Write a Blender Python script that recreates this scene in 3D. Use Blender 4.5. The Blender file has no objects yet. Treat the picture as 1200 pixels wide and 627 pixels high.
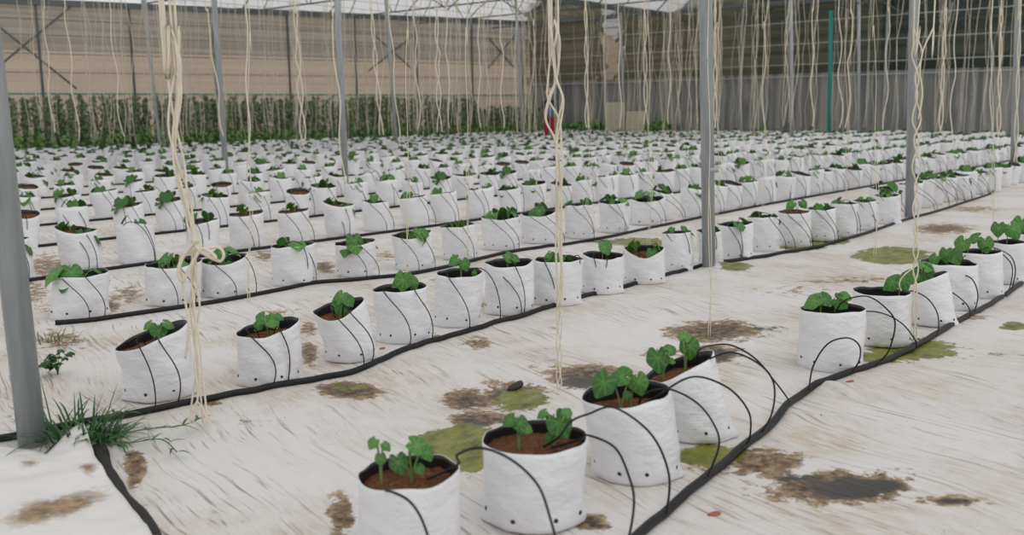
import bpy, math, random
import numpy as np
from mathutils import Vector, Matrix, noise as mn

random.seed(7); rng = np.random.default_rng(11)
SC = bpy.context.scene
COL = SC.collection
# ------------------------------------------------------------------ camera model
F, H, HY = 1130.0, 1.0, 133.0
pit = math.atan((313.5 - HY) / F); rol = math.radians(0.7)
R0 = Vector((1, 0, 0)); U0 = Vector((0, math.sin(pit), math.cos(pit))); CD = Vector((0, math.cos(pit), -math.sin(pit)))
CR = math.cos(rol) * R0 - math.sin(rol) * U0
CU = math.sin(rol) * R0 + math.cos(rol) * U0
CAMP = Vector((0, 0, H))
def ray(px, py): return CR * ((px - 600) / F) - CU * ((py - 313.5) / F) + CD
def g(px, py, z=0.0):
    v = ray(px, py); return CAMP + v * ((z - H) / v.z)
def atY(px, py, Y):
    v = ray(px, py); return CAMP + v * (Y / v.y)
def proj(P):
    q = Vector(P) - CAMP; d = q.dot(CD)
    if d < 0.05: return (-9999, -9999)
    return 600 + F * q.dot(CR) / d, 313.5 - F * q.dot(CU) / d
cam = bpy.data.cameras.new('camera'); camo = bpy.data.objects.new('camera', cam); COL.objects.link(camo)
m = Matrix.Identity(4)
for i in range(3):
    m[i][0], m[i][1], m[i][2], m[i][3] = CR[i], CU[i], -CD[i], CAMP[i]
camo.matrix_world = m
cam.lens = F / 1200 * 36; cam.sensor_width = 36; cam.clip_end = 500
cam.dof.use_dof = True; cam.dof.focus_distance = 4.4; cam.dof.aperture_fstop = 3.2
SC.camera = camo

# rows of bags run along DA; DN points away from the camera across the rows
TH = math.radians(50.0)
DA = Vector((math.cos(TH), math.sin(TH), 0)); DN = Vector((-math.sin(TH), math.cos(TH), 0))
def row(al, off, z=0.0): return DA * al + DN * off + Vector((0, 0, z))
def toRow(P): P = Vector(P); return P.dot(DA), P.dot(DN)

# ------------------------------------------------------------------ object helpers
class MB:
    def __init__(s): s.v = []; s.f = []; s.m = []
    def add(s, vs, fs, mi=0):
        o = len(s.v); s.v.extend([tuple(p) for p in vs])
        for f in fs: s.f.append([i + o for i in f]); s.m.append(mi)
    def tube(s, path, r, n=6, mi=0, cap=True):
        path = [Vector(p) for p in path]; L = len(path)
        rs = r if isinstance(r, (list, tuple)) else [r] * L
        vs = []; ref = None
        for i, p in enumerate(path):
            t = (path[min(i + 1, L - 1)] - path[max(i - 1, 0)])
            t = t.normalized() if t.length > 1e-9 else Vector((0, 0, 1))
            if ref is None:
                ref = Vector((1, 0, 0)) if abs(t.x) < 0.8 else Vector((0, 1, 0))
            a = (ref - t * ref.dot(t))
            a = a.normalized() if a.length > 1e-6 else t.orthogonal().normalized()
            ref = a; b = t.cross(a)
            for k in range(n):
                an = 2 * math.pi * k / n
                vs.append(p + (a * math.cos(an) + b * math.sin(an)) * rs[i])
        fs = []
        for i in range(L - 1):
            for k in range(n):
                k2 = (k + 1) % n
                fs.append([i * n + k, i * n + k2, (i + 1) * n + k2, (i + 1) * n + k])
        if cap: fs.append(list(range(n))[::-1]); fs.append([(L - 1) * n + k for k in range(n)])
        s.add(vs, fs, mi)
    def box(s, c, sx, sy, sz, ax=None, ay=None, az=None, mi=0):
        c = Vector(c); ax = ax or Vector((1, 0, 0)); ay = ay or Vector((0, 1, 0)); az = az or Vector((0, 0, 1))
        vs = [c + ax * (sx / 2 * i) + ay * (sy / 2 * j) + az * (sz / 2 * k) for k in (-1, 1) for j in (-1, 1) for i in (-1, 1)]
        s.add(vs, [[0, 2, 3, 1], [4, 5, 7, 6], [0, 1, 5, 4], [2, 6, 7, 3], [0, 4, 6, 2], [1, 3, 7, 5]], mi)
    def bar(s, p, q, w, h, mi=0):
        p = Vector(p); q = Vector(q); t = (q - p); L = t.length; t.normalize()
        sd = t.cross(Vector((0, 0, 1)))
        sd = sd.normalized() if sd.length > 1e-4 else Vector((1, 0, 0))
        s.box((p + q) / 2, L, w, h, t, sd, sd.cross(t), mi)
    def mesh(s, name, mats, smooth=True):
        me = bpy.data.meshes.new(name); me.from_pydata(s.v, [], s.f)
        for mt in mats: me.materials.append(mt)
        if len(mats) > 1: me.polygons.foreach_set('material_index', s.m)
        if smooth: me.polygons.foreach_set('use_smooth', [True] * len(s.f))
        me.update(); return me
def link(name, me, parent=None, loc=None, rot=None, scale=None):
    o = bpy.data.objects.new(name, me); COL.objects.link(o)
    if parent is not None: o.parent = parent
    if loc is not None: o.location = loc
    if rot is not None: o.rotation_euler = rot
    if scale is not None: o.scale = (scale,) * 3 if isinstance(scale, (int, float)) else scale
    return o
def tag(o, label=None, cat=None, group=None, kind=None):
    if label: o['label'] = label
    if cat: o['category'] = cat
    if group: o['group'] = group
    if kind: o['kind'] = kind
    return o
def spline(pts, n=8):
    pts = [Vector(p) for p in pts]; out = []
    for i in range(len(pts) - 1):
        p0 = pts[max(i - 1, 0)]; p1 = pts[i]; p2 = pts[i + 1]; p3 = pts[min(i + 2, len(pts) - 1)]
        for k in range(n):
            t = k / n
            out.append(0.5 * ((2 * p1) + (p2 - p0) * t + (2 * p0 - 5 * p1 + 4 * p2 - p3) * t * t + (3 * p1 - p0 - 3 * p2 + p3) * t ** 3))
    out.append(pts[-1]); return out
def bez(a, b, c, d, n=14):
    a, b, c, d = map(Vector, (a, b, c, d)); r = []
    for i in range(n + 1):
        t = i / n; u = 1 - t
        r.append(a * u ** 3 + b * (3 * u * u * t) + c * (3 * u * t * t) + d * t ** 3)
    return r

# ------------------------------------------------------------------ materials
class NT:
    def __init__(s, name):
        s.m = bpy.data.materials.new(name); s.m.use_nodes = True; s.t = s.m.node_tree; s.n = s.t.nodes
        s.n.clear(); s.out = s.n.new('ShaderNodeOutputMaterial')
    def node(s, typ, **k):
        nd = s.n.new(typ)
        for a, b in k.items():
            if a.startswith('i_'):
                key = a[2:].replace('_', ' '); nd.inputs[key].default_value = b
            else: setattr(nd, a, b)
        return nd
    def l(s, a, b): s.t.links.new(a, b)
    def noise(s, vec=None, scale=5, detail=4, rough=.55):
        n = s.node('ShaderNodeTexNoise'); n.inputs['Scale'].default_value = scale
        n.inputs['Detail'].default_value = detail; n.inputs['Roughness'].default_value = rough
        if vec is not None: s.l(vec, n.inputs['Vector'])
        return n.outputs['Fac']
    def ramp(s, fac, stops):
        r = s.node('ShaderNodeValToRGB'); e = r.color_ramp.elements
        while len(e) < len(stops): e.new(0.5)
        for q, (p, c) in zip(e, stops):
            q.position = p; q.color = (c, c, c, 1) if isinstance(c, (int, float)) else (*c, 1)
        s.l(fac, r.inputs[0]); return r.outputs[0]
    def mix(s, f, a, b):
        x = s.node('ShaderNodeMix', data_type='RGBA')
        for inp, val in ((x.inputs[0], f), (x.inputs[6], a), (x.inputs[7], b)):
            if hasattr(val, 'is_linked'): s.l(val, inp)
            else: inp.default_value = val if isinstance(val, (int, float)) else (*val, 1)
        return x.outputs[2]
    def math(s, op, a, b=0.0, clamp=False):
        x = s.node('ShaderNodeMath', operation=op, use_clamp=clamp)
        for inp, val in ((x.inputs[0], a), (x.inputs[1], b)):
            if hasattr(val, 'is_linked'): s.l(val, inp)
            else: inp.default_value = val
        return x.outputs[0]
    def mapping(s, vec, scale=(1, 1, 1), rot=(0, 0, 0)):
        x = s.node('ShaderNodeMapping'); x.inputs['Scale'].default_value = scale; x.inputs['Rotation'].default_value = rot
        s.l(vec, x.inputs['Vector']); return x.outputs[0]
    def obj(s): return s.node('ShaderNodeTexCoord').outputs['Object']
    def princ(s, col, rough=.5, metal=0., bump=None, bstr=.3, bdist=.01, spec=.5):
        p = s.node('ShaderNodeBsdfPrincipled')
        for k, v in (('Base Color', col), ('Roughness', rough), ('Metallic', metal), ('Specular IOR Level', spec)):
            if hasattr(v, 'is_linked'): s.l(v, p.inputs[k])
            else: p.inputs[k].default_value = (*v, 1) if isinstance(v, tuple) else v
        if bump is not None:
            b = s.node('ShaderNodeBump'); b.inputs['Strength'].default_value = bstr; b.inputs['Distance'].default_value = bdist
            s.l(bump, b.inputs['Height']); s.l(b.outputs[0], p.inputs['Normal'])
        s.l(p.outputs[0], s.out.inputs[0]); return p
def simple(name, c1, c2=None, scale=8, rough=.5, metal=0., bstr=.15, detail=4, spec=.5):
    t = NT(name); o = t.obj(); f = t.noise(o, scale, detail)
    col = t.mix(f, c1, c2 or tuple(x * .8 for x in c1))
    t.princ(col, rough, metal, f, bstr, .005, spec); return t.m

M = {}
STREAK = math.radians(17)
# white poly film of the bags
t = NT('white_bag_film'); o = t.obj()
f1 = t.noise(t.mapping(o, (17, 17, 24)), 1.0, 5, .6); f2 = t.noise(o, 5, 3)
dirt = t.ramp(t.noise(o, 22, 5, .7), [(.66, 0.), (.80, 1.)])
sep = t.node('ShaderNodeSeparateXYZ'); t.l(o, sep.inputs[0])
low = t.ramp(sep.outputs[2], [(.0, .55), (.07, .05), (.2, .02)])
c = t.mix(f2, (.83, .83, .85), (.77, .77, .79))
c = t.mix(t.math('MULTIPLY', dirt, low), c, (.30, .24, .17))
cre = t.noise(t.mapping(o, (8, 8, 15), (.35, .3, 0)), 1, 4, .6)
hh_ = t.math('ADD', t.math('MULTIPLY', f1, .6), t.math('MULTIPLY', t.math('ABSOLUTE', t.math('SUBTRACT', cre, .5)), -2.2))
t.princ(c, .36, 0., hh_, .48, .014, .5); M['bag'] = t.m
M['black'] = simple('black_film_lining', (.010, .011, .013), (.016, .017, .018), 10, .38)
M['pipe'] = simple('black_polyethylene_pipe', (.009, .010, .012), (.018, .019, .021), 20, .5, spec=.25)
M['tube'] = simple('black_drip_tube', (.008, .009, .011), (.012, .013, .015), 20, .45, spec=.25)
t = NT('coir_soil'); o = t.obj(); f = t.noise(o, 90, 6, .7); f2 = t.noise(o, 14, 3)
c = t.ramp(f, [(.3, (.05, .022, .011)), (.55, (.20, .082, .036)), (.75, (.36, .17, .08))])
c = t.mix(t.ramp(f2, [(.5, 0.), (.7, .8)]), c, (.045, .025, .015))
t.princ(c, .9, 0., f, .9, .012, .2); M['soil'] = t.m
def leafmat(name, lo, hi, vein=True):
    t = NT(name); o = t.obj(); oi = t.node('ShaderNodeObjectInfo'); geo = t.node('ShaderNodeNewGeometry')
    f = t.noise(o, 3, 3)
    rnd = t.math('ADD', t.math('MULTIPLY', oi.outputs['Random'], .6), t.math('MULTIPLY', geo.outputs['Random Per Island'], .4))
    c = t.mix(rnd, lo, hi)
    c = t.mix(t.math('MULTIPLY', f, .5), c, tuple(x * .55 for x in lo))
    if vein:
        a = t.node('ShaderNodeAttribute', attribute_name='vein')
        c = t.mix(t.math('MULTIPLY', a.outputs['Fac'], .32), c, tuple(min(1, x * 1.7 + .03) for x in hi))
    p = t.princ(c, .48, 0., f, .25, .02, .4)
    tr = t.node('ShaderNodeBsdfTranslucent'); t.l(c, tr.inputs[0])
    mx = t.node('ShaderNodeMixShader'); mx.inputs[0].default_value = .22
    t.l(p.outputs[0], mx.inputs[1]); t.l(tr.outputs[0], mx.inputs[2]); t.l(mx.outputs[0], t.out.inputs[0])
    return t.m
M['leaf'] = leafmat('seedling_leaf_green', (.030, .135, .030), (.155, .37, .075))
M['leaf_far'] = leafmat('seedling_far_green', (.030, .125, .025), (.15, .33, .06), False)
M['stem'] = simple('pale_green_stem', (.16, .27, .07), (.22, .32, .11), 30, .5)
M['vine'] = leafmat('vine_leaf_green', (.13, .20, .09), (.30, .38, .18), False)
M['vine_light'] = leafmat('vine_light_green', (.13, .30, .08), (.32, .50, .17), False)
M['weed'] = leafmat('weed_green', (.025, .10, .03), (.10, .24, .06), False)
M['dry'] = simple('dry_grass_straw', (.12, .15, .06), (.25, .22, .12), 20, .7)
t = NT('galvanised_steel'); o = t.obj(); f = t.noise(t.mapping(o, (26, 26, 3)), 1, 5, .65)
c = t.ramp(f, [(.3, (.29, .32, .335)), (.7, (.44, .47, .48))])
t.princ(c, .48, .3, f, .12, .004); M['steel'] = t.m
M['steel_dark'] = simple('dark_steel', (.10, .12, .125), (.15, .17, .175), 6, .55, .3)
M['teal'] = simple('teal_paint', (.01, .22, .17), (.02, .28, .21), 6, .5)
t = NT('cream_twine'); o = t.obj(); f = t.noise(t.mapping(o, (160, 160, 40)), 1, 3)
c = t.mix(f, (.86, .80, .66), (.68, .60, .45)); t.princ(c, .62, 0., f, .5, .004, .3); M['twine'] = t.m
M['twine_far'] = simple('pale_twine', (.70, .65, .53), (.58, .53, .42), 20, .7)
M['skin'] = simple('person_skin', (.30, .17, .11), (.26, .14, .09), 30, .6)
M['navy'] = simple('dark_navy_cloth', (.018, .025, .045), (.03, .04, .065), 20, .85)
M['blue'] = simple('teal_blue_cloth', (.045, .20, .30), (.06, .26, .36), 20, .85)
M['red'] = simple('crimson_cloth', (.26, .012, .035), (.34, .02, .05), 20, .85)
M['straw'] = simple('straw_hat', (.62, .42, .24), (.52, .34, .18), 40, .8)
M['hair'] = simple('black_hair', (.012, .010, .010), (.02, .018, .016), 40, .6)
M['crate'] = simple('cream_plastic_crate', (.60, .56, .40), (.5, .47, .34), 5, .55)
M['litter'] = simple('dry_red_leaf', (.33, .06, .04), (.45, .13, .08), 30, .7)
M['mudlump'] = simple('dark_mud_lump', (.02, .019, .018), (.05, .045, .035), 30, .7)
M['cap'] = simple('black_plastic_hose', (.011, .012, .012), (.035, .031, .026), 12, .65, spec=.25)
# loose sheet
t = NT('white_sheet'); o = t.obj(); f = t.noise(t.mapping(o, (6, 18, 6), (0, 0, .6)), 1, 5, .6)
a = t.node('ShaderNodeAttribute', attribute_name='mud')
k = t.math('ADD', a.outputs['Fac'], t.math('MULTIPLY', t.math('SUBTRACT', t.noise(t.mapping(o, (22, 30, 9), (0, 0, .5)), 1, 8, .75), .5), 3.0))
k = t.ramp(k, [(.25, 0.), (.75, 1.)])
c = t.mix(f, (.77, .755, .735), (.68, .655, .63))
c = t.mix(t.math('MULTIPLY', k, a.outputs['Fac']), c, t.ramp(t.noise(o, 30, 5), [(.35, (.16, .10, .045)), (.65, (.42, .29, .16))]))
t.princ(c, .5, 0., f, .3, .02, .35); M['sheet'] = t.m
# mulch film floor: attributes hold where mud, algae and water lie
t = NT('white_mulch_film'); o = t.obj()
am = t.node('ShaderNodeAttribute', attribute_name='mud').outputs['Fac']
ag = t.node('ShaderNodeAttribute', attribute_name='algae').outputs['Fac']
aw = t.node('ShaderNodeAttribute', attribute_name='wet').outputs['Fac']
warp = t.node('ShaderNodeTexNoise'); warp.inputs['Scale'].default_value = .9; warp.inputs['Detail'].default_value = 2; t.l(o, warp.inputs['Vector'])
wa = t.node('ShaderNodeVectorMath', operation='MULTIPLY_ADD'); t.l(warp.outputs['Color'], wa.inputs[0]); wa.inputs[1].default_value = (.28, .28, 0); t.l(o, wa.inputs[2])
ow = t.mapping(wa.outputs[0], (1, 1, 1), (0, 0, STREAK)); SR = (0, 0, 0)
wr = t.noise(t.mapping(ow, (15, 2.0, 1), SR), 1, 6, .62)
wr2 = t.noise(t.mapping(ow, (45, 5, 1), SR), 1, 4, .6)
big = t.noise(o, .8, 4)
st = t.noise(t.mapping(ow, (70, 2.0, 1), SR), 1, 5, .62)
st2 = t.noise(t.mapping(ow, (46, 2.6, 1), SR), 1.3, 7, .72)
patch = t.noise(o, 1.5, 6, .62)
grain = t.noise(t.mapping(ow, (34, 7, 1), SR), 1, 7, .75)
iso = t.noise(t.mapping(o, (13, 13, 1)), 1, 9, .72)
edge = t.math('ADD', t.math('MULTIPLY', iso, .8), t.math('MULTIPLY', grain, .2))
white = t.mix(big, (.74, .715, .70), (.655, .63, .61))
dusty = t.ramp(patch, [(.42, 0.), (.62, .9)])
c = t.mix(t.math('MULTIPLY', dusty, t.ramp(grain, [(.38, .12), (.62, 1.)])), white, (.50, .405, .30))
msk = t.ramp(t.noise(o, 1.1, 4, .6), [(.38, .10), (.60, 1.)])
c = t.mix(t.math('MULTIPLY', t.ramp(st, [(.57, 0.), (.63, .85)]), msk), c, (.27, .20, .145))
c = t.mix(t.math('MULTIPLY', t.ramp(st2, [(.60, 0.), (.645, .95)]), t.ramp(patch, [(.44, .06), (.58, 1.)])), c, (.12, .08, .05))
speck = t.ramp(t.noise(t.mapping(o, (30, 30, 1)), 1, 3, .6), [(.70, 0.), (.74, .8)])
c = t.mix(speck, c, (.14, .10, .07))
km = t.ramp(t.math('ADD', am, t.math('MULTIPLY', t.math('SUBTRACT', edge, .5), 3.2)), [(.34, 0.), (.47, 1.)])
km = t.math('MULTIPLY', km, t.ramp(am, [(.02, 0.), (.12, 1.)]))
mud = t.ramp(t.math('ADD', t.noise(t.mapping(o, (30, 30, 1)), 1, 8, .75), t.math('MULTIPLY', t.math('SUBTRACT', am, .6), -.22)), [(.36, (.035, .024, .015)), (.5, (.22, .145, .075)), (.66, (.50, .39, .25))])
c = t.mix(km, c, mud)
kw = t.ramp(t.math('ADD', aw, t.math('MULTIPLY', t.math('SUBTRACT', edge, .5), 2.2)), [(.34, 0.), (.58, 1.)])
kw = t.math('MULTIPLY', kw, t.ramp(aw, [(.02, 0.), (.12, 1.)]))
c = t.mix(kw, c, t.mix(patch, (.010, .011, .009), (.045, .033, .02)))
ka = t.ramp(t.math('ADD', ag, t.math('MULTIPLY', t.math('SUBTRACT', edge, .5), 2.2)), [(.30, 0.), (.40, 1.)])
ka = t.math('MULTIPLY', ka, t.ramp(ag, [(.02, 0.), (.12, 1.)]))
alg = t.ramp(t.noise(t.mapping(o, (9, 16, 1)), 1, 6, .7), [(.34, (.045, .055, .010)), (.5, (.17, .18, .022)), (.7, (.30, .29, .07))])
c = t.mix(ka, c, alg)
anyk = t.math('MAXIMUM', kw, t.math('MULTIPLY', ka, .45))
rg = t.math('SUBTRACT', .52, t.math('MULTIPLY', anyk, .22))
t.princ(c, rg, 0., t.math('ADD', wr, t.math('MULTIPLY', wr2, .35)), .6, .03, .35); M['floor'] = t.m
# roof film / nets
t = NT('roof_film'); o = t.obj(); f = t.noise(t.mapping(o, (.6, 2, 1)), 1, 3)
tr = t.node('ShaderNodeBsdfTranslucent'); t.l(t.mix(f, (.93, .92, .93), (.84, .83, .85)), tr.inputs[0])
df = t.node('ShaderNodeBsdfDiffuse'); df.inputs[0].default_value = (.8, .8, .8, 1)
mx = t.node('ShaderNodeMixShader'); mx.inputs[0].default_value = .18
t.l(tr.outputs[0], mx.inputs[1]); t.l(df.outputs[0], mx.inputs[2]); t.l(mx.outputs[0], t.out.inputs[0]); M['film'] = t.m
def netmat(name, col, col2, open_, stripe=9.0, trans=.35):
    t = NT(name); o = t.obj(); sp = t.node('ShaderNodeSeparateXYZ'); t.l(o, sp.inputs[0])
    wv = t.noise(t.mapping(o, (.05, .05, stripe)), 1, 2, .5)
    c = t.mix(t.ramp(wv, [(.35, 0.), (.65, 1.)]), col, col2)
    d = t.node('ShaderNodeBsdfDiffuse'); t.l(c, d.inputs[0])
    trl = t.node('ShaderNodeBsdfTranslucent'); t.l(c, trl.inputs[0])
    m1 = t.node('ShaderNodeMixShader'); m1.inputs[0].default_value = trans
    t.l(d.outputs[0], m1.inputs[1]); t.l(trl.outputs[0], m1.inputs[2])
    tp = t.node('ShaderNodeBsdfTransparent'); m2 = t.node('ShaderNodeMixShader'); m2.inputs[0].default_value = open_
    t.l(m1.outputs[0], m2.inputs[1]); t.l(tp.outputs[0], m2.inputs[2]); t.l(m2.outputs[0], t.out.inputs[0]); return t.m
M['net_left'] = netmat('pale_insect_net', (.60, .55, .47), (.46, .43, .38), .38, 7.0)
M['net_grey'] = netmat('grey_upper_net', (.46, .445, .41), (.28, .28, .262), .16, 9.0)
M['net_mid'] = netmat('olive_green_net', (.25, .25, .18), (.15, .16, .12), .28, 6.0)
M['net_olive'] = netmat('olive_net', (.40, .36, .25), (.25, .235, .17), .30, 6.0)
M['net_right'] = netmat('dark_shade_net', (.15, .17, .14), (.085, .105, .09), .28, 6.0)
t = NT('grey_side_curtain'); o = t.obj(); f = t.noise(t.mapping(o, (3.2, 3.2, .05)), 1, 3)
c = t.mix(t.ramp(f, [(.38, 0.), (.62, 1.)]), (.50, .49, .46), (.25, .26, .255))
d = t.node('ShaderNodeBsdfDiffuse'); t.l(c, d.inputs[0]); trl = t.node('ShaderNodeBsdfTranslucent'); t.l(c, trl.inputs[0])
m1 = t.node('ShaderNodeMixShader'); m1.inputs[0].default_value = .4
t.l(d.outputs[0], m1.inputs[1]); t.l(trl.outputs[0], m1.inputs[2]); t.l(m1.outputs[0], t.out.inputs[0]); M['curtain'] = t.m
M['bank'] = simple('tan_earth_bank', (.66, .50, .34), (.50, .40, .28), .5, .95)
M['hedge'] = leafmat('olive_tree_leaves', (.16, .17, .075), (.32, .30, .15), False)
M['hedge_dark'] = leafmat('dark_tree_leaves', (.035, .06, .04), (.085, .11, .065), False)
M['outside'] = simple('outside_ground', (.35, .30, .2), (.25, .26, .14), .4, .95)

# ------------------------------------------------------------------ light
W = bpy.data.worlds.new('overcast_sky'); SC.world = W; W.use_nodes = True
wn = W.node_tree.nodes; wl = W.node_tree.links; wn.clear()
wo = wn.new('ShaderNodeOutputWorld'); bg = wn.new('ShaderNodeBackground')
bg.inputs[0].default_value = (.97, .985, 1.0, 1); bg.inputs[1].default_value = .82
wl.new(bg.outputs[0], wo.inputs[0])
sun = bpy.data.lights.new('soft_sun', 'SUN'); sun.energy = 0.75; sun.angle = math.radians(60); sun.color = (1, .97, .93)
so = bpy.data.objects.new('soft_sun', sun); COL.objects.link(so)
so.rotation_euler = Vector((-.55, .45, -1.0)).to_track_quat('-Z', 'Y').to_euler()
SC.view_settings.view_transform = 'Standard'; SC.view_settings.look = 'None'
SC.view_settings.gamma = 1; SC.view_settings.exposure = -0.16; SC.view_settings.use_curve_mapping = False

# ------------------------------------------------------------------ floor
def vnoise(x, y, seed):
    r = np.random.default_rng(seed); T = r.random((256, 256))
    xi = np.floor(x).astype(int); yi = np.floor(y).astype(int); fx = x - xi; fy = y - yi
    fx = fx * fx * (3 - 2 * fx); fy = fy * fy * (3 - 2 * fy)
    a = T[xi % 256, yi % 256]; b = T[(xi + 1) % 256, yi % 256]; c = T[xi % 256, (yi + 1) % 256]; d = T[(xi + 1) % 256, (yi + 1) % 256]
    return (a * (1 - fx) + b * fx) * (1 - fy) + (c * (1 - fx) + d * fx) * fy - .5
POSTS_NEAR = [g(38, 520), g(832, 313), g(1067, 252), g(1188, 215)]
folds = [([(970, 458), (1010, 465), (1060, 476), (1130, 490), (1230, 512)], .034, .024), ([(930, 490), (1000, 497), (1060, 507), (1110, 518), (1180, 536)], .018, .024),
         ([(560, 520), (610, 535), (660, 570)], .006, .02), ([(1010, 440), (1100, 446), (1180, 455)], .006, .03),
         ([(390, 480), (460, 500), (540, 560)], .007, .03), ([(250, 500), (330, 560), (380, 627)], .008, .03), ([(480, 420), (560, 445), (640, 452)], .006, .03),
         ([(840, 330), (900, 355), (960, 372)], .012, .05), ([(840, 330), (850, 360), (870, 400)], .010, .05), ([(840, 330), (790, 360), (740, 385)], .008, .05)]
fold_segs = []
for pts, hh, ww in folds:
    q = [toRow(g(*p)) for p in pts]
    for a, b in zip(q[:-1], q[1:]): fold_segs.append((a, b, hh, ww))
def hgt(al, off):
    al = np.asarray(al, float); off = np.asarray(off, float)
    w = np.clip((off + 2.4) / .5, 0, 1) * np.clip((4.6 - off) / .6, 0, 1) * np.clip((al + 1.6) / .6, 0, 1) * np.clip((7.6 - al) / .8, 0, 1)
    h = .012 * vnoise(al * 5 + 40, off * 1.3 + 40, 1) + .008 * vnoise(al * 13 + 40, off * 2.5 + 40, 2) + .012 * vnoise(al * 1.7 + 40, off * 1.7 + 40, 3)
    fo = np.zeros_like(h)
    for (a, b, hh, ww) in fold_segs:
        dx, dy = b[0] - a[0], b[1] - a[1]; L2 = dx * dx + dy * dy
        tt = np.clip(((al - a[0]) * dx + (off - a[1]) * dy) / L2, 0, 1)
        dd = np.hypot(al - a[0] - tt * dx, off - a[1] - tt * dy)
        fo = np.maximum(fo, hh * np.exp(-(dd / ww) ** 2))
    pa, po = toRow(POSTS_NEAR[1]); dd = np.hypot(al - pa, off - po)
    cone = .055 * np.exp(-dd / .16) * np.clip((po + .04 - off) / .10, 0, 1)
    return (h + fo) * w + cone * w
def hz(P):
    a, o_ = toRow(P); return float(hgt(a, o_))
# stains: px centre, half sizes in px, strength
mudS = [(548, 466, 30, 14, 1), (598, 462, 48, 16, .9), (410, 456, 42, 11, 1.1), (838, 388, 62, 13, 1), (835, 416, 36, 13, 1), (690, 440, 52, 17, 1), (985, 572, 95, 22, 1), (900, 542, 60, 20, .75),
        (560, 492, 40, 14, 1), (690, 612, 26, 12, 1), (400, 602, 18, 30, .8), (158, 548, 15, 30, .8), (235, 472, 30, 6, .7), (70, 398, 38, 14, .5), (60, 312, 40, 18, .6), (210, 347, 22, 9, .9), (150, 345, 30, 14, .5),
        (362, 413, 12, 20, .7), (360, 385, 14, 12, .6), (380, 313, 14, 8, .9), (130, 358, 10, 8, .9), (560, 402, 22, 8, .6), (1105, 268, 40, 7, .8), (1010, 327, 50, 4, .5), (1130, 372, 30, 5, .5), (1140, 245, 40, 5, .5),
        (1080, 412, 60, 14, .5), (850, 530, 70, 10, .7), (830, 540, 40, 14, .6), (1120, 590, 60, 8, .6), (1060, 552, 30, 5, .3), (300, 495, 30, 4, .3), (650, 385, 40, 4, .3), (1180, 415, 30, 4, .4), (960, 330, 40, 5, .4), (550, 357, 30, 6, .5), (300, 402, 14, 14, .5), (512, 395, 12, 10, .4), (750, 322, 20, 5, .5), (1020, 365, 20, 6, .3),
        (30, 470, 25, 20, .4), (640, 425, 30, 8, .35), (70, 362, 40, 8, .4), (520, 330, 30, 7, .4), (40, 340, 20, 20, .5), (930, 340, 60, 8, .3), (780, 415, 30, 9, .5), (330, 365, 30, 8, .4), (270, 315, 25, 8, .5), (310, 300, 15, 10, .6), (450, 300, 25, 8, .4), (1080, 240, 20, 5, .4)]
algS = [(540, 526, 56, 30, 1.2), (1045, 299, 44, 10, 1.2), (1068, 408, 50, 14, 1), (1188, 383, 16, 5, 1), (862, 314, 20, 6, 1), (940, 286, 28, 7, 1), (610, 468, 34, 13, .75), (828, 533, 42, 12, .9), (748, 283, 34, 6, 1), (1025, 420, 40, 8, .8), (980, 282, 16, 5, .8), (410, 452, 24, 6, .5)]
wetS = [(1000, 574, 60, 13, 1.1), (605, 464, 30, 11, .9), (840, 418, 30, 8, .7), (680, 448, 30, 9, .8), (940, 560, 36, 8, .6), (720, 283, 40, 4, .7), (1120, 590, 40, 4, .6), (745, 372, 3, 2, .5), (560, 497, 36, 8, .5), (900, 385, 30, 5, .5), (330, 302, 20, 4, .3)]
def field(S, al, off):
    r = np.zeros_like(al)
    for (cx, cy, rx, ry, s_) in S:
        c0 = np.array(toRow(g(cx, cy))); ax = np.array(toRow(g(cx + rx, cy))) - c0; ay = np.array(toRow(g(cx, cy + ry))) - c0
        inv = np.linalg.inv(np.array([ax, ay]).T)
        dx = al - c0[0]; dy = off - c0[1]
        q = np.sqrt((inv[0, 0] * dx + inv[0, 1] * dy) ** 2 + (inv[1, 0] * dx + inv[1, 1] * dy) ** 2)
        r = np.maximum(r, s_ * np.clip(1.35 - q, 0, 1))
    return r
def axis(bands):
    out = []
    for a, b, st_ in bands: out += list(np.arange(a, b - 1e-6, st_))
    return np.array(out + [bands[-1][1]])
XA = axis([(-40, -6, 4), (-6, -1.6, .4), (-1.6, 7.6, .02), (7.6, 16, .08), (16, 40, .8), (40, 70, 5)])
YO = axis([(-40, -6, 4), (-6, -2.4, .3), (-2.4, 4.6, .02), (4.6, 10, .08), (10, 34, .8), (34, 60, 5)])
GA, GO = np.meshgrid(XA, YO, indexing='ij'); nx, ny = GA.shape
GZ = hgt(GA, GO)
me = bpy.data.meshes.new('floor'); co = np.stack([GA, GO, GZ], -1).reshape(-1, 3)
idx = np.arange(nx * ny).reshape(nx, ny)
fc = np.stack([idx[:-1, :-1], idx[1:, :-1], idx[1:, 1:], idx[:-1, 1:]], -1).reshape(-1, 4)
me.vertices.add(nx * ny); me.vertices.foreach_set('co', co.ravel().astype(np.float32))
me.loops.add(fc.size); me.loops.foreach_set('vertex_index', fc.ravel().astype(np.int32))
me.polygons.add(len(fc)); me.polygons.foreach_set('loop_start', np.arange(0, fc.size, 4, dtype=np.int32))
me.update(calc_edges=True); me.polygons.foreach_set('use_smooth', np.ones(len(fc), bool)); me.validate()
for nm, S in (('mud', mudS), ('algae', algS), ('wet', wetS)):
    a = me.attributes.new(nm, 'FLOAT', 'POINT'); a.data.foreach_set('value', field(S, GA, GO).ravel().astype(np.float32))
me.materials.append(M['floor'])
tag(link('floor', me, rot=(0, 0, TH)), kind='structure')

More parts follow.
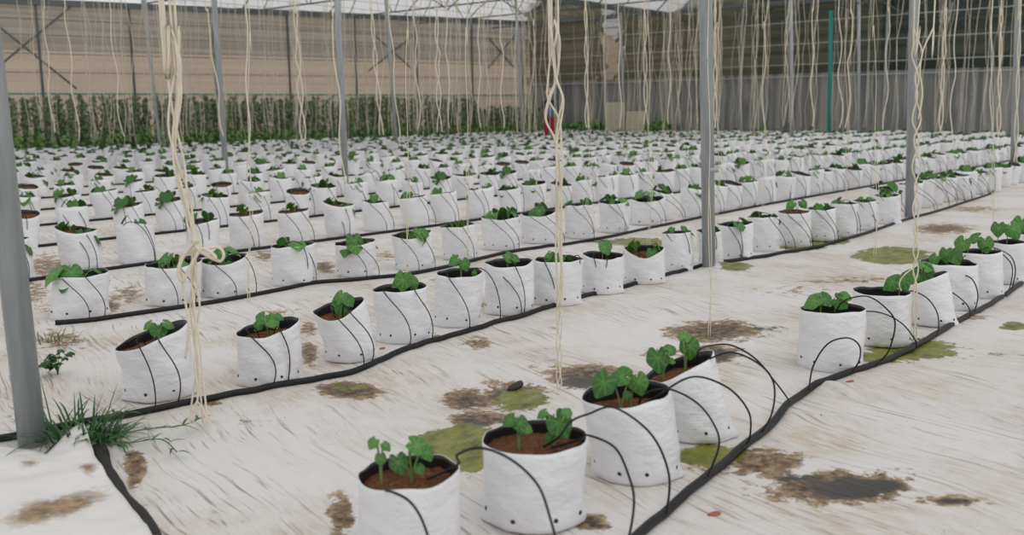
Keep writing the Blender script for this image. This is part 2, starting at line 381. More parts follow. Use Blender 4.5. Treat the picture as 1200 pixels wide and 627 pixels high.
# ------------------------------------------------------------------ greenhouse shell
CORN = Vector((1.0, 46.5, 0)); LEFT_END = Vector((-21.5, 27.6, 0)); RIGHT_END = Vector((20.5, 27.5, 0))
def wallstrip(name, A, B, z0a, z1a, z0b, z1b, mat, n=60, wob=.03, sd=0):
    mb = MB(); vs = []; nrm = (B - A).normalized().cross(Vector((0, 0, 1)))
    rows_ = 6
    for j in range(rows_ + 1):
        for i in range(n + 1):
            u = i / n; v = j / rows_; z0 = z0a + (z0b - z0a) * u; z1 = z1a + (z1b - z1a) * u
            P = A.lerp(B, u) + nrm * (wob * mn.noise(Vector((u * 40 + sd, v * 2, sd)))) ; P.z = z0 + (z1 - z0) * v
            vs.append(P)
    fs = [[j * (n + 1) + i, j * (n + 1) + i + 1, (j + 1) * (n + 1) + i + 1, (j + 1) * (n + 1) + i] for j in range(rows_) for i in range(n)]
    mb.add(vs, fs); return tag(link(name, mb.mesh(name, [mat])), kind='structure')
ZL, ZC, ZR = 4.65, 5.15, 4.75
wallstrip('wall_left', LEFT_END, CORN, 0, 3.25, 0, 3.4, M['net_left'], sd=1)
wallstrip('wall_left_upper', LEFT_END, CORN, 3.2, ZL, 3.35, ZC, M['net_grey'], sd=1)
rd = (RIGHT_END - CORN).normalized(); rn = Vector((-rd.y, rd.x, 0))
if rn.y > 0: rn = -rn
MIDR = CORN.lerp(RIGHT_END, .43); M2R = CORN.lerp(RIGHT_END, .62)
wallstrip('wall_right_left_panel', CORN, MIDR, 2.2, ZC + .6, 2.2, ZC + .7, M['net_olive'], 26, sd=2)
wallstrip('wall_right_middle_panel', MIDR, M2R, 2.2, ZC + .7, 2.2, ZR + .8, M['net_mid'], 14, sd=2)
wallstrip('wall_right', M2R, RIGHT_END, 2.2, ZC + .7, 2.2, ZR + .8, M['net_right'], 26, sd=2)
wallstrip('wall_right_curtain', CORN + rn * .1, RIGHT_END + rn * .1, 0, 2.45, 0, 2.25, M['curtain'], 160, .16, 3)
ld = (CORN - LEFT_END).normalized(); ln = Vector((ld.y, -ld.x, 0))
trim_n = [0]
def trim(mb, mat):
    trim_n[0] += 1; return tag(link('trim_%d' % trim_n[0], mb.mesh('trim', [mat], False)), kind='structure')
up = Vector((0, 0, 1))
def wp(u, z): P = LEFT_END.lerp(CORN, u) + ln * .12; return P + up * z
def rp(u, z): P = CORN.lerp(RIGHT_END, u) + rn * .2; return P + up * z
mb = MB(); mb.bar(wp(0, ZL), wp(1, ZC), .14, .20); trim(mb, M['steel_dark'])
mb = MB(); mb.bar(wp(0, 1.83), wp(1, 1.83), .04, .05); trim(mb, M['teal'])
for z in (2.5, 3.1, 3.7, 4.2):
    mb = MB(); mb.bar(wp(0, z), wp(1, z * 1.04), .02, .025); trim(mb, M['steel_dark'])
for u in np.linspace(.06, .98, 10):
    mb = MB(); mb.tube([wp(u, 0), wp(u, ZL + (ZC - ZL) * u)], .045, 8); trim(mb, M['steel_dark'])
def wallpx(px, py):
    v = ray(px, py); A_ = LEFT_END + ln * .14; nn = Vector((ln.x, ln.y, 0)); tt = (A_ - CAMP).dot(nn) / v.dot(nn); return CAMP + v * tt
for X in (((-15, 20), (90, 104), (-2, 78), (83, 8)), ((440, 42), (482, 80), (432, 83), (484, 42)), ((572, 80), (603, 42), (572, 44), (603, 80))):
    mb = MB(); mb.tube([wallpx(*X[0]), wallpx(*X[1])], .035, 6); mb.tube([wallpx(*X[2]), wallpx(*X[3])], .035, 6); trim(mb, M['steel_dark'])
for z in (2.3, 2.75, 3.5, 4.3):
    mb = MB(); mb.tube([rp(0, z), rp(1, z - .15)], .02 if z > 2.4 else .03, 6); trim(mb, M['steel'])
for u in (.2, .42, .63, .82):
    mb = MB(); mb.tube([rp(u, 0), rp(u, 5)], .045, 8); trim(mb, M['steel'])
mb = MB(); mb.bar(rp(0, ZC), rp(1, ZR), .12, .16); trim(mb, M['steel_dark'])
# roof bays: arch from gutter to gutter (row offsets)
GUT = [11.2, 20.9, 31.5]; ZG = 4.85
def gutter_al(off): return (-6, 39 if off < 25 else 38)
vs = []; fs = []
NA = 24; NP = 12; nb = 0
mbr = MB()
for a, b in zip(GUT[:-1], GUT[1:]):
    vs = []; fs = []
    for i in range(NA + 1):
        al = -4 + 44 * i / NA
        for j in range(NP + 1):
            u = j / NP; vs.append(row(al, a + (b - a) * u, ZG + .12 + 2.1 * math.sin(math.pi * u) ** .8))
    for i in range(NA):
        for j in range(NP): fs.append([i * (NP + 1) + j, (i + 1) * (NP + 1) + j, (i + 1) * (NP + 1) + j + 1, i * (NP + 1) + j + 1])
    mbr.add(vs, fs)
tag(link('ceiling', mbr.mesh('ceiling', [M['film']])), kind='structure')
for k, og in enumerate(GUT[:2]):
    mb = MB(); mb.bar(row(-4, og, ZG), row(39.5, og, ZG), .16, .14); trim(mb, M['steel_dark'])
for a, b in zip(GUT[:-1], GUT[1:]):
    for al in np.arange(10, 39, 4.0):
        mb = MB(); mb.tube([row(al, a, ZG), row(al, b, ZG)], .03, 6)
        arch = [row(al, a + (b - a) * u, ZG + .06 + 2.1 * math.sin(math.pi * u) ** .8) for u in np.linspace(0, 1, 11)]
        mb.tube(arch, .028, 6)
        for u in (.25, .5, .75):
            top = row(al, a + (b - a) * u, ZG + .06 + 2.1 * math.sin(math.pi * u) ** .8)
            mb.tube([row(al, a + (b - a) * (u - .12), ZG), top], .018, 5); mb.tube([row(al, a + (b - a) * (u + .12), ZG), top], .018, 5)
        mb.tube([row(al, a, ZG - .7), row(al, a + 1.2, ZG)], .022, 5); mb.tube([row(al, a, ZG - .7), row(al, a - 1.2, ZG)], .022, 5)
        trim(mb, M['steel_dark'])
# outdoors beyond the nets
mb = MB(); vs = []; fs = []
for i in range(41):
    u = -.3 + 1.9 * i / 40; P = LEFT_END.lerp(CORN, u) - ln * 5
    for j, (dd, z) in enumerate(((0, 0), (2.0, 1.6), (4.5, 4.2), (7, 6.2), (12, 6.8))):
        Q = P - ln * (dd + .5 * mn.noise(Vector((i * .3, j, 0)))); Q.z = z + .5 * mn.noise(Vector((i * .25, j * .7, 3))); vs.append(Q)
for i in range(40):
    for j in range(4): fs.append([i * 5 + j, i * 5 + j + 1, (i + 1) * 5 + j + 1, (i + 1) * 5 + j])
mb.add(vs, fs); tag(link('ground_bank', mb.mesh('ground_bank', [M['bank']])), kind='structure')

# ------------------------------------------------------------------ leaves
def leafshape(seed, rings=7, seg=36, droop=.28, fold=.16, vein=True):
    r = random.Random(seed); vs = [(0, .42, 0)]; vn = [1.0]; fs = []
    ph = r.uniform(-.15, .15)
    for k in range(1, rings + 1):
        t = k / rings
        for s_ in range(seg):
            th = 2 * math.pi * s_ / seg           # 0 = towards the base
            lob = 1.03 - .085 * abs(math.sin(2.5 * (th - math.pi))) + .012 * math.cos(19 * th + ph)
            notch = 1 - .62 * math.exp(-(min(th, 2 * math.pi - th) / .28) ** 2)
            tip = 1 + .20 * math.exp(-((th - math.pi) / .42) ** 2)
            rad = .5 * lob * notch * tip * t
            x = math.sin(th) * rad * .94; y = .42 - math.cos(th) * rad
            z = -droop * ((x * x) * 1.1 + (y - .25) ** 2 * .9) + fold * abs(x) + .010 * math.sin(4 * th + ph) * t * t + .012 * mn.noise(Vector((x * 9, y * 9, seed)))
            ang = abs((th - math.pi)); v = 0
            for va in (0, .72, 1.5, 2.3): v = max(v, math.exp(-((ang - va) * t / .06) ** 2))
            vs.append((x, y, z + .012 * v * t)); vn.append(v * (1 - .3 * t))
    for s_ in range(seg): fs.append([0, 1 + s_, 1 + (s_ + 1) % seg])
    for k in range(rings - 1):
        for s_ in range(seg):
            a = 1 + k * seg + s_; b = 1 + k * seg + (s_ + 1) % seg; fs.append([a, a + seg, b + seg, b])
    return vs, fs, vn
def leafmesh(seed, **k):
    vs, fs, vn = leafshape(seed, **k); mb = MB(); mb.add(vs, fs); me = mb.mesh('leaf', [M['leaf']])
    a = me.attributes.new('vein', 'FLOAT', 'POINT'); a.data.foreach_set('value', np.array(vn, np.float32)); return me
LEAF = [leafmesh(1), leafmesh(2, droop=.45), leafmesh(3, droop=.15, fold=.3), leafmesh(4, droop=.55, fold=.05)]
LOWLEAF = [leafshape(11, rings=2, seg=12), leafshape(12, rings=2, seg=12, droop=.5), leafshape(13, rings=2, seg=12, fold=.4)]
def frame(nrm, tip):
    n_ = Vector(nrm).normalized(); y = Vector(tip); y = (y - n_ * y.dot(n_)).normalized(); x = y.cross(n_)
    return Matrix(((x.x, y.x, n_.x), (x.y, y.y, n_.y), (x.z, y.z, n_.z)))
def addleaf(mb, shp, base, nrm, tip, size, mi):
    Mx = frame(nrm, tip); vs = [Mx @ (Vector(v) * size) + Vector(base) for v in shp[0]]; mb.add(vs, shp[1], mi)

# ------------------------------------------------------------------ grow bags
def bag_geo(seed, R, h, lean=(0, 0), tilt=(0, 0), dip=0.0, nu=44, nv=18, holes=True, squash=1.0):
    r = random.Random(seed); s0 = seed * 7.31
    def surf(u, v, inner=0.0):
        cu, su = math.cos(u), math.sin(u)
        rad = R * (.955 + .045 * min(1, v * 1.3))
        rad *= 1 + .015 * math.sin(2 * u + s0)
        if v < .06: rad *= .94 + .06 * (v / .06) ** .5
        ear = .15 * math.exp(-v / .055) * abs(cu) ** 14
        q = Vector((cu * 2.0 + s0, su * 2.0, v * h * 15))
        wr = .0038 * mn.noise(q) + .0042 * (.5 - abs(mn.noise(Vector((cu * 3 + s0, su * 3 + 5, v * h * 26 + cu * 5))))) * (1.3 - v)
        wr += .008 * mn.noise(Vector((cu * 1.3 + s0, su * 1.3, v * 1.8 + 9))) + .005 * mn.noise(Vector((cu * 3.1 + s0, su * 3.1 + v * 2, v * 4.5 + 2))) * (1.15 - v)
        rr = rad * (1 + ear) + (wr * R / .12) - inner
        x = rr * cu; y = rr * su * squash * (1 - .10 * math.exp(-v / .1))
        z = v * h
        topw = v ** 3
        z += topw * (tilt[0] * x + tilt[1] * y) + topw * .008 * (R / .12) * mn.noise(Vector((cu * 1.6 + s0, su * 1.6, 3)))
        z -= topw * dip * max(0, -su) ** 2 * R / .12
        z = max(z, 0.0)
        x += lean[0] * v ** 1.2; y += lean[1] * v ** 1.2
        return Vector((x, y, z))
    mb = MB()
    vv = [0, .015, .05] + [.05 + .95 * k / (nv - 3) for k in range(1, nv - 2)]
    vs = [surf(2 * math.pi * i / nu, v) for v in vv for i in range(nu)]; L = len(vv)
    fs = [[k * nu + i, k * nu + (i + 1) % nu, (k + 1) * nu + (i + 1) % nu, (k + 1) * nu + i] for k in range(L - 1) for i in range(nu)]
    fs.append(list(range(nu))[::-1]); mb.add(vs, fs, 0)
    # lining
    iv = [1.0, .94, .86, .76]; ivs = [surf(2 * math.pi * i / nu, v, .0028 if k else .0022) for k, v in enumerate(iv) for i in range(nu)]
    ifs = [[k * nu + i, (k + 1) * nu + i, (k + 1) * nu + (i + 1) % nu, k * nu + (i + 1) % nu][::-1] for k in range(3) for i in range(nu)]
    mb.add(ivs, ifs, 1); o = len(mb.v) - len(ivs); t0 = (L - 1) * nu
    for i in range(nu):
        j = (i + 1) % nu; mb.f.append([t0 + i, t0 + j, o + j, o + i]); mb.m.append(0)
    if holes:
        for a in range(8):
            u = a * math.pi / 4 + .35 + r.uniform(-.1, .1); v = .17 + r.uniform(-.02, .02)
            c = surf(u, v); tu = (surf(u + .05, v) - c).normalized(); tv = (surf(u, v + .05) - c).normalized(); n_ = tu.cross(tv).normalized()
            rad = .0055 * R / .12
            ring = [c + n_ * .0012 + (tu * math.cos(k * math.pi / 4) + tv * math.sin(k * math.pi / 4)) * rad for k in range(8)]
            base = [p - n_ * .004 for p in ring]
            mb.add(ring + base, [list(range(8))] + [[k, k + 8, (k + 1) % 8 + 8, (k + 1) % 8] for k in range(8)], 1)
    return mb, surf
def soil_geo(seed, surf, v, nu=28, nr=6):
    mb = MB(); rim = [surf(2 * math.pi * i / nu, v, .003) for i in range(nu)]
    c = sum(rim, Vector()) / nu; vs = [c + Vector((0, 0, .008 * mn.noise(Vector((seed, 1, 2)))))]; fs = []
    for k in range(1, nr + 1):
        for i in range(nu):
            P = c.lerp(rim[i], k / nr); P.z += .010 * mn.noise(Vector((P.x * 40 + seed, P.y * 40, seed))) + .006 * (1 - (k / nr) ** 2); vs.append(P)
    for i in range(nu): fs.append([0, 1 + i, 1 + (i + 1) % nu])
    for k in range(nr - 1):
        for i in range(nu):
            a = 1 + k * nu + i; b = 1 + k * nu + (i + 1) % nu; fs.append([a, a + nu, b + nu, b])
    mb.add(vs, fs); return mb, c
CAMDIR = lambda P: (CAMP - Vector(P)).normalized()
def plant_random(seed, c, R, rim_z, n_plants=2, big=1.0):
    """leaf placements: list of (stem foot, [(leaf base, normal, tip, size)])"""
    r = random.Random(seed); out = []
    ph = r.uniform(0, 6.28)
    for k in range(n_plants):
        a = ph + k * 6.28 / n_plants + r.uniform(-.5, .5); q = R * r.uniform(.2, .5)
        foot = Vector((c.x + q * math.cos(a), c.y + q * math.sin(a), c.z)); lv = []
        for j in range(r.choice((2, 3, 3))):
            b = a + r.uniform(-1.6, 1.6); hgt_ = rim_z + r.uniform(-.012, .05) * big; rr = r.uniform(.1, .45) * R
            base = Vector((foot.x + rr * math.cos(b) * .7, foot.y + rr * math.sin(b) * .7, hgt_))
            nrm = Vector((math.cos(b) * r.uniform(.3, 1.5), math.sin(b) * r.uniform(.3, 1.5), 1))
            tip = Vector((math.cos(b), math.sin(b), -.3)); lv.append((base, nrm, tip, r.uniform(.055, .09) * big))
        out.append((foot, lv))
    return out
def seedling_merged(plants):
    mb = MB()
    for foot, lv in plants:
        for (b, n_, tp, s_) in lv:
            mb.tube([foot - Vector((0, 0, .01)), foot.lerp(b, .5) + Vector((0, 0, .012)), b], .0022, 4, 1)
            addleaf(mb, random.choice(LOWLEAF), b, n_, tp, s_, 0)
    return mb

LOOK = {}
def near_bag(spec, seed, label, group, leaves=None, nplants=2, dip=0.0, soilv=.80, big=1.0):
    Lx, Ly, Rx, Ry, bx, by = spec
    fp = g(bx, by); away = Vector((fp.x, fp.y, 0)).normalized()
    side = Vector((away.y, -away.x, 0))          # to the right as seen
    D0 = fp.y; w = math.hypot(Rx - Lx, Ry - Ly)
    R = .5 * w * (D0 + .1) / F
    P = fp + away * (R * .95 + {GA_: 0 if by > 420 else .05, GB_: .04, GC_: .075}[group]); P.z = hz(P)
    top = atY((Lx + Rx) / 2, (Ly + Ry) / 2, P.y)
    lx = (top - P).dot(side); h = top.z - P.z; h = max(.2, min(.33, h))
    slope = -(Ry - Ly) / max(1, (Rx - Lx))
    lean = (max(-.09, min(.09, lx)), 0)
    ang = math.atan2(side.y, side.x)
    mb, surf = bag_geo(seed, R, h, lean, (slope, 0), dip)
    o = link('grow_bag', mb.mesh('grow_bag', [M['bag'], M['black']]), loc=P, rot=(0, 0, ang))
    tag(o, label, 'grow bag', group)
    sm, c = soil_geo(seed, surf, soilv); link('soil', sm.mesh('soil', [M['soil']]), o)
    rotinv = Matrix.Rotation(-ang, 4, 'Z')
    loc = lambda Q: rotinv @ (Vector(Q) - P)
    rimc = surf(0, 1).lerp(surf(math.pi, 1), .5)
    plants = []
    if leaves:
        # (px, py, width_px, tip angle in degrees: 0 down, 90 right, facing 0 up .. 1 camera)
        per = {}
        for (px, py, wpx, ta, fcg, pl) in leaves:
            Q = atY(px, py, P.y - .01 + .02 * (pl % 2)); s_ = wpx * P.y / F
            a = math.radians(ta); tipw = side * math.sin(a) + Vector((0, 0, -1)) * math.cos(a)
            nw = CAMDIR(Q) * fcg + Vector((0, 0, 1)) * (1 - fcg) + side * (.35 * math.sin(a))
            fr = frame(nw, tipw); tipw = fr @ Vector((0, 1, 0))
            base = Q - tipw * (.42 * s_)
            per.setdefault(pl, []).append((loc(base), rotinv.to_3x3() @ nw, rotinv.to_3x3() @ tipw, s_))
        for pl, lv in per.items():
            mx_ = sum((l_[0] for l_ in lv), Vector()) / len(lv)
            foot = Vector((mx_.x, mx_.y, 0)); d_ = Vector((foot.x - c.x, foot.y - c.y, 0))
            if d_.length > R * .6: d_ = d_.normalized() * R * .6
            foot = Vector((c.x + d_.x, c.y + d_.y, c.z)); plants.append((foot, lv))
    else:
        plants = plant_random(seed + 900, c, R, rimc.z, nplants, big * R / .12)
    for foot, lv in plants:
        mbs = MB()
        for (b, n_, tp, s_) in lv:
            mid = foot.lerp(b, .5) + Vector((0, 0, .02)); mbs.tube(bez(foot - Vector((0, 0, .012)), foot + Vector((0, 0, .03)), mid, b + Vector(tp).normalized() * (.08 * s_), 6), .0026, 5)
        sd = link('seedling', mbs.mesh('seedling', [M['stem']]), o)
        for (b, n_, tp, s_) in lv:
            lf = link('leaf', random.choice(LEAF), sd); lf.matrix_local = Matrix.Translation(b) @ frame(n_, tp).to_4x4() @ Matrix.Scale(s_, 4)
    LOOK.setdefault(group, []).append((P, R, h, o, lean))
    return o
GA_, GB_, GC_ = 'grow bags in the nearest row', 'grow bags in the second row', 'grow bags in the third row'
A = [((418, 556, 542, 549, 481, 674), 'nearest white grow bag, cut by bottom edge, seedling in reddish coir', [(438, 519, 16, -30, .8, 0), (446, 537, 16, 0, .9, 0), (452, 522, 14, 30, .6, 0), (467, 541, 27, 10, .8, 1), (488, 522, 30, 60, .55, 1), (500, 530, 20, 20, .8, 1), (491, 549, 15, 20, .8, 1)]),
     ((562, 514, 690, 511, 626, 632), 'white grow bag at bottom centre with drip tube arching across its front', [(598, 492, 20, -50, .6, 0), (609, 495, 22, 10, .7, 0), (617, 502, 15, 70, .7, 0), (655, 495, 36, 25, .85, 1), (636, 484, 16, -60, .5, 1), (643, 512, 13, -20, .8, 1), (664, 484, 16, 150, .6, 1)]),
     ((677, 466, 788, 456, 746, 572), 'white grow bag with three broad leaves, third from the front in nearest row', [(708, 448, 34, -25, .75, 0), (729, 441, 30, -110, .6, 0), (748, 447, 28, 15, .85, 1), (735, 462, 12, 0, .5, 1)]),
     ((752, 449, 833, 413, 817, 523), 'leaning white grow bag with tilted open mouth, fourth in nearest row', [(771, 419, 31, 5, .85, 0), (785, 410, 18, 130, .6, 0), (787, 423, 10, 90, .6, 0), (808, 405, 27, 5, .85, 1), (802, 395, 18, 170, .5, 1)]),
     ((938, 362, 1013, 360, 973, 440), 'upright white grow bag before the wide gap in nearest row, tube arching low', [(954, 352, 26, -70, .5, 0), (966, 350, 20, 40, .6, 0), (984, 353, 22, 60, .8, 1), (990, 348, 16, 100, .5, 1)]),
     ((1001, 341, 1066, 342, 1033, 411), 'white grow bag behind and right of the gap bag in nearest row', [(1046, 330, 24, -60, .6, 0), (1058, 328, 22, 20, .7, 0)]),
     ((1048, 338, 1106, 318, 1090, 388), 'leaning white grow bag with tilted mouth behind knotted twine, nearest row', [(1066, 326, 24, -30, .7, 0), (1082, 320, 26, 20, .8, 1), (1085, 312, 20, 150, .5, 1)]),
     ((1079, 307, 1143, 308, 1114, 368), 'wide white grow bag with black lining showing, right end of nearest row', [(1095, 303, 14, -30, .8, 0), (1109, 297, 18, 0, .8, 1), (1118, 300, 20, 30, .8, 1)]),
     ((1122, 296, 1172, 294, 1150, 352), 'white grow bag with reddish coir at right, third from frame edge in nearest row', [(1128, 285, 20, -20, .85, 0), (1143, 279, 18, -70, .5, 1), (1155, 285, 20, 10, .8, 1)]),
     ((1158, 284, 1204, 283, 1182, 334), 'white grow bag almost at the right frame edge, nearest row', [(1170, 267, 18, 0, .8, 0), (1187, 268, 22, 30, .7, 1)]),
     ((1186, 274, 1230, 272, 1210, 322), 'white grow bag cut off by the right frame edge, nearest row', [(1196, 262, 22, -10, .8, 0)])]
for i, (sp, lb, lv) in enumerate(A): near_bag(sp, 101 + i, lb, GA_, lv, soilv=(.84 if i in (0, 1, 3) else .78), dip=0)
B = [((138, 405, 220, 379, 190, 477), 'tilted white grow bag at left end of second row, coir spilling towards mouth'),
     ((277, 388, 352, 376, 318, 460), 'second white grow bag from left in second row, two tubes down its front'),
     ((367, 364, 426, 350, 413, 431), 'white grow bag with sagging front lip, third from left in second row'),
     ((436, 338, 501, 335, 474, 409), 'white grow bag with bright leaf, fourth from left in second row'),
     ((511, 319, 567, 318, 536, 388), 'white grow bag with open black mouth, fifth from left in second row'),
     ((567, 308, 627, 305, 597, 373), 'white grow bag with nearly closed top, sixth from left in second row'),
     ((625, 304, 684, 303, 653, 363), 'white grow bag behind the thick hanging twine bundle, second row'),
     ((682, 297, 731, 299, 706, 349), 'white grow bag with single round leaf right of the twine bundle, second row'),
     ((731, 290, 779, 290, 755, 337), 'white grow bag with deep notched lip, third left of the thick post'),
     ((775, 273, 811, 271, 795, 320), 'white grow bag touching left side of the thick centre-right post'),
     ((816, 270, 845, 270, 833, 313), 'white grow bag half hidden by the thick centre-right post'),
     ((840, 263, 882, 260, 862, 306), 'white grow bag with wide black mouth, first clear one right of thick post'),
     ((876, 254, 912, 253, 895, 296), 'white grow bag with tall leaf, second right of the thick post'),
     ((912, 248, 950, 247, 932, 290), 'white grow bag brimming with brown coir, second row'),
     ((946, 244, 978, 243, 963, 284), 'white grow bag next right of the brim-full coir bag, second row'),
     ((975, 238, 1005, 238, 989, 279), 'crumpled white grow bag beside green algae, second row'),
     ((1000, 235, 1028, 234, 1014, 271), 'white grow bag with leafy top just right of crumpled one, second row'),
     ((1024, 229, 1054, 228, 1041, 264), 'white grow bag just left of the second thick post, second row')]
leavesB = {0: [(186, 387, 22, 0, .8, 0), (174, 380, 14, -60, .5, 0), (197, 379, 16, 80, .5, 0)], 3: [(473, 328, 24, -10, .8, 0), (483, 330, 18, 30, .8, 0), (465, 333, 12, -60, .6, 0)],
           5: [(597, 301, 18, 40, .5, 0), (603, 303, 12, 70, .6, 0)], 7: [(709, 289, 18, 20, .8, 0)], 13: [(927, 239, 14, -50, .6, 0), (941, 238, 12, 40, .7, 0)],
           1: [(308, 373, 18, -30, .6, 0), (318, 376, 20, 30, .7, 0), (303, 381, 14, -40, .8, 1), (327, 371, 12, 70, .5, 1)], 2: [(400, 347, 18, -20, .6, 0), (399, 357, 24, 0, .85, 0), (408, 352, 16, 30, .8, 0), (409, 367, 8, 10, .8, 0)], 4: [(533, 305, 16, -60, .6, 0), (544, 309, 16, 20, .8, 0), (556, 320, 8, 40, .8, 1)]}
for i, (sp, lb) in enumerate(B): near_bag(sp, 201 + i, lb, GB_, leavesB.get(i), dip=.045 if i in (2, 8) else (.012 if i % 3 else 0), soilv=.95 if i == 13 else .80, big=1.15)
Cc = [((63, 321, 126, 320, 95, 379), 'white grow bag at left end of third row, beside the red tie'),
      ((171, 309, 235, 306, 203, 363), 'white grow bag behind the knotted twine bundle, third row'),
      ((235, 305, 290, 299, 266, 353), 'slanted white grow bag just right of the twine knot, third row'),
      ((317, 288, 371, 285, 345, 339), 'fourth white grow bag from the left in the third row'),
      ((391, 285, 441, 281, 418, 328), 'fifth white grow bag from the left in the third row'),
      ((459, 275, 506, 271, 486, 320), 'sixth white grow bag from the left in the third row'),
      ((516, 265, 557, 262, 541, 308), 'seventh white grow bag from the left in the third row'),
      ((564, 254, 608, 253, 588, 296), 'eighth white grow bag from the left in the third row'),
      ((610, 250, 652, 247, 632, 288), 'white grow bag left of the twine bundle in the third row'),
      ((661, 240, 696, 239, 679, 282), 'white grow bag right of the twine bundle in the third row'),
      ((701, 237, 737, 236, 720, 275), 'white grow bag with two round leaves above green stain, third row'),
      ((739, 233, 780, 231, 758, 266), 'white grow bag second left of the thick post in the third row')]
for i, (sp, lb) in enumerate(Cc): near_bag(sp, 301 + i, lb, GC_, None, dip=.01 * (i % 3), big=1.3)

# library for the other rows
LIBN = 10; LIB = []
for k in range(LIBN):
    r = random.Random(500 + k); R = r.uniform(.115, .13); h = r.uniform(.25, .285)
    mb, surf = bag_geo(600 + k, R, h, (r.uniform(-.03, .03), r.uniform(-.03, .02)), (r.uniform(-.18, .18), r.uniform(-.2, .1)), r.choice((0, 0, .02)), 28, 12, False)
    sm, c = soil_geo(k, surf, r.uniform(.84, .94), 16, 3)
    prs = plant_random(700 + k, c, R, surf(0, 1).lerp(surf(3.14, 1), .5).z, r.choice((1, 2, 2)), 1.5)
    pl = seedling_merged(prs); pls = [seedling_merged([q_]).mesh('seedling', [M['leaf_far'], M['stem']]) for q_ in prs]
    LIB.append((mb.mesh('grow_bag', [M['bag'], M['black']]), sm.mesh('soil', [M['soil']]), pls, mb, sm, pl))
ORD = ['', '', '', 'fourth', 'fifth', 'sixth', 'seventh', 'eighth', 'ninth', 'tenth', 'eleventh', 'twelfth', 'thirteenth', 'fourteenth', 'fifteenth', 'sixteenth']
ROWOFF = [1.45, 3.1, 4.66] + [6.28 + 1.58 * k for k in range(13)]
walln = rn; 
def inside(P, marg=.9):
    return (Vector((P.x, P.y, 0)) - CORN).dot(rn) > marg and (Vector((P.x, P.y, 0)) - CORN).dot(ln) > 3.6
cands = []
for k, off in enumerate(ROWOFF):
    if k == 0: continue
    last = {1: GB_, 2: GC_}.get(k)
    if last: al = toRow(LOOK[last][-1][0])[0] + .4
    else: al = -2.0 + random.uniform(0, .4)
    while al < 48:
        P = row(al, off + random.uniform(-.05, .05)); px, py = proj(P)
        if -30 < px < 1235 and py < 560 and inside(P): cands.append((P.length, P, k))
        al += (.41 if k < 3 else .43) + random.uniform(-.05, .05)
postpts = [g(404, 215), g(264, 205), g(1067, 252), g(1188, 215), g(465, 175), g(613, 168), g(928, 172), g(1006, 163), g(187, 178), g(732, 160)]
cands = [c_ for c_ in cands if all((c_[1] - Vector((q.x, q.y, 0))).length > .2 for q in postpts)]
cands.sort(key=lambda c_: c_[0])
n_near = len(A) + len(B) + len(Cc)
IND = 300 - n_near
for (dist, P, k) in cands[:IND]:
    q = random.randrange(LIBN); b = LIB[q]
    rz = random.uniform(-.5, .5) + (math.pi if random.random() < .5 else 0); sc_ = random.uniform(.94, 1.06)
    o = link('grow_bag', b[0], loc=P, rot=(0, 0, rz), scale=sc_); link('soil', b[1], o); [link('seedling', q_, o) for q_ in b[2]]
    if k == 1: tag(o, 'white grow bag packed close beyond the second thick post, second row', 'grow bag', 'close packed bags at far end of second row')
    elif k == 2: tag(o, 'white grow bag right of the thick post in the third row', 'grow bag', 'far bags of the third row')
    else: tag(o, 'white grow bag with a seedling in the %s row back' % ORD[k], 'grow bag', 'grow bags in the %s row' % ORD[k])
    if k in (1, 2): LOOK.setdefault('far%d' % k, []).append((P, .12, .265, o, (0, 0)))
    elif k < 7: LOOK.setdefault('row%d' % k, []).append((P, .12, .265, o, (0, 0)))
allm = MB()
for (dist, P, k) in cands[IND:]:
    b = random.choice(LIB); rz = Matrix.Rotation(random.uniform(0, 6.28), 3, 'Z')
    for src, mo in ((b[3], 0), (b[4], 2), (b[5], 3)):
        o_ = len(allm.v); allm.v.extend([tuple(rz @ Vector(v) + P) for v in src.v])
        for f_, mi in zip(src.f, src.m): allm.f.append([i + o_ for i in f_]); allm.m.append(mi + mo)
o = link('grow_bag', allm.mesh('grow_bag', [M['bag'], M['black'], M['soil'], M['leaf_far'], M['stem']]))
tag(o, 'mass of small white grow bags with seedlings in the farthest rows', 'grow bags', kind='stuff')

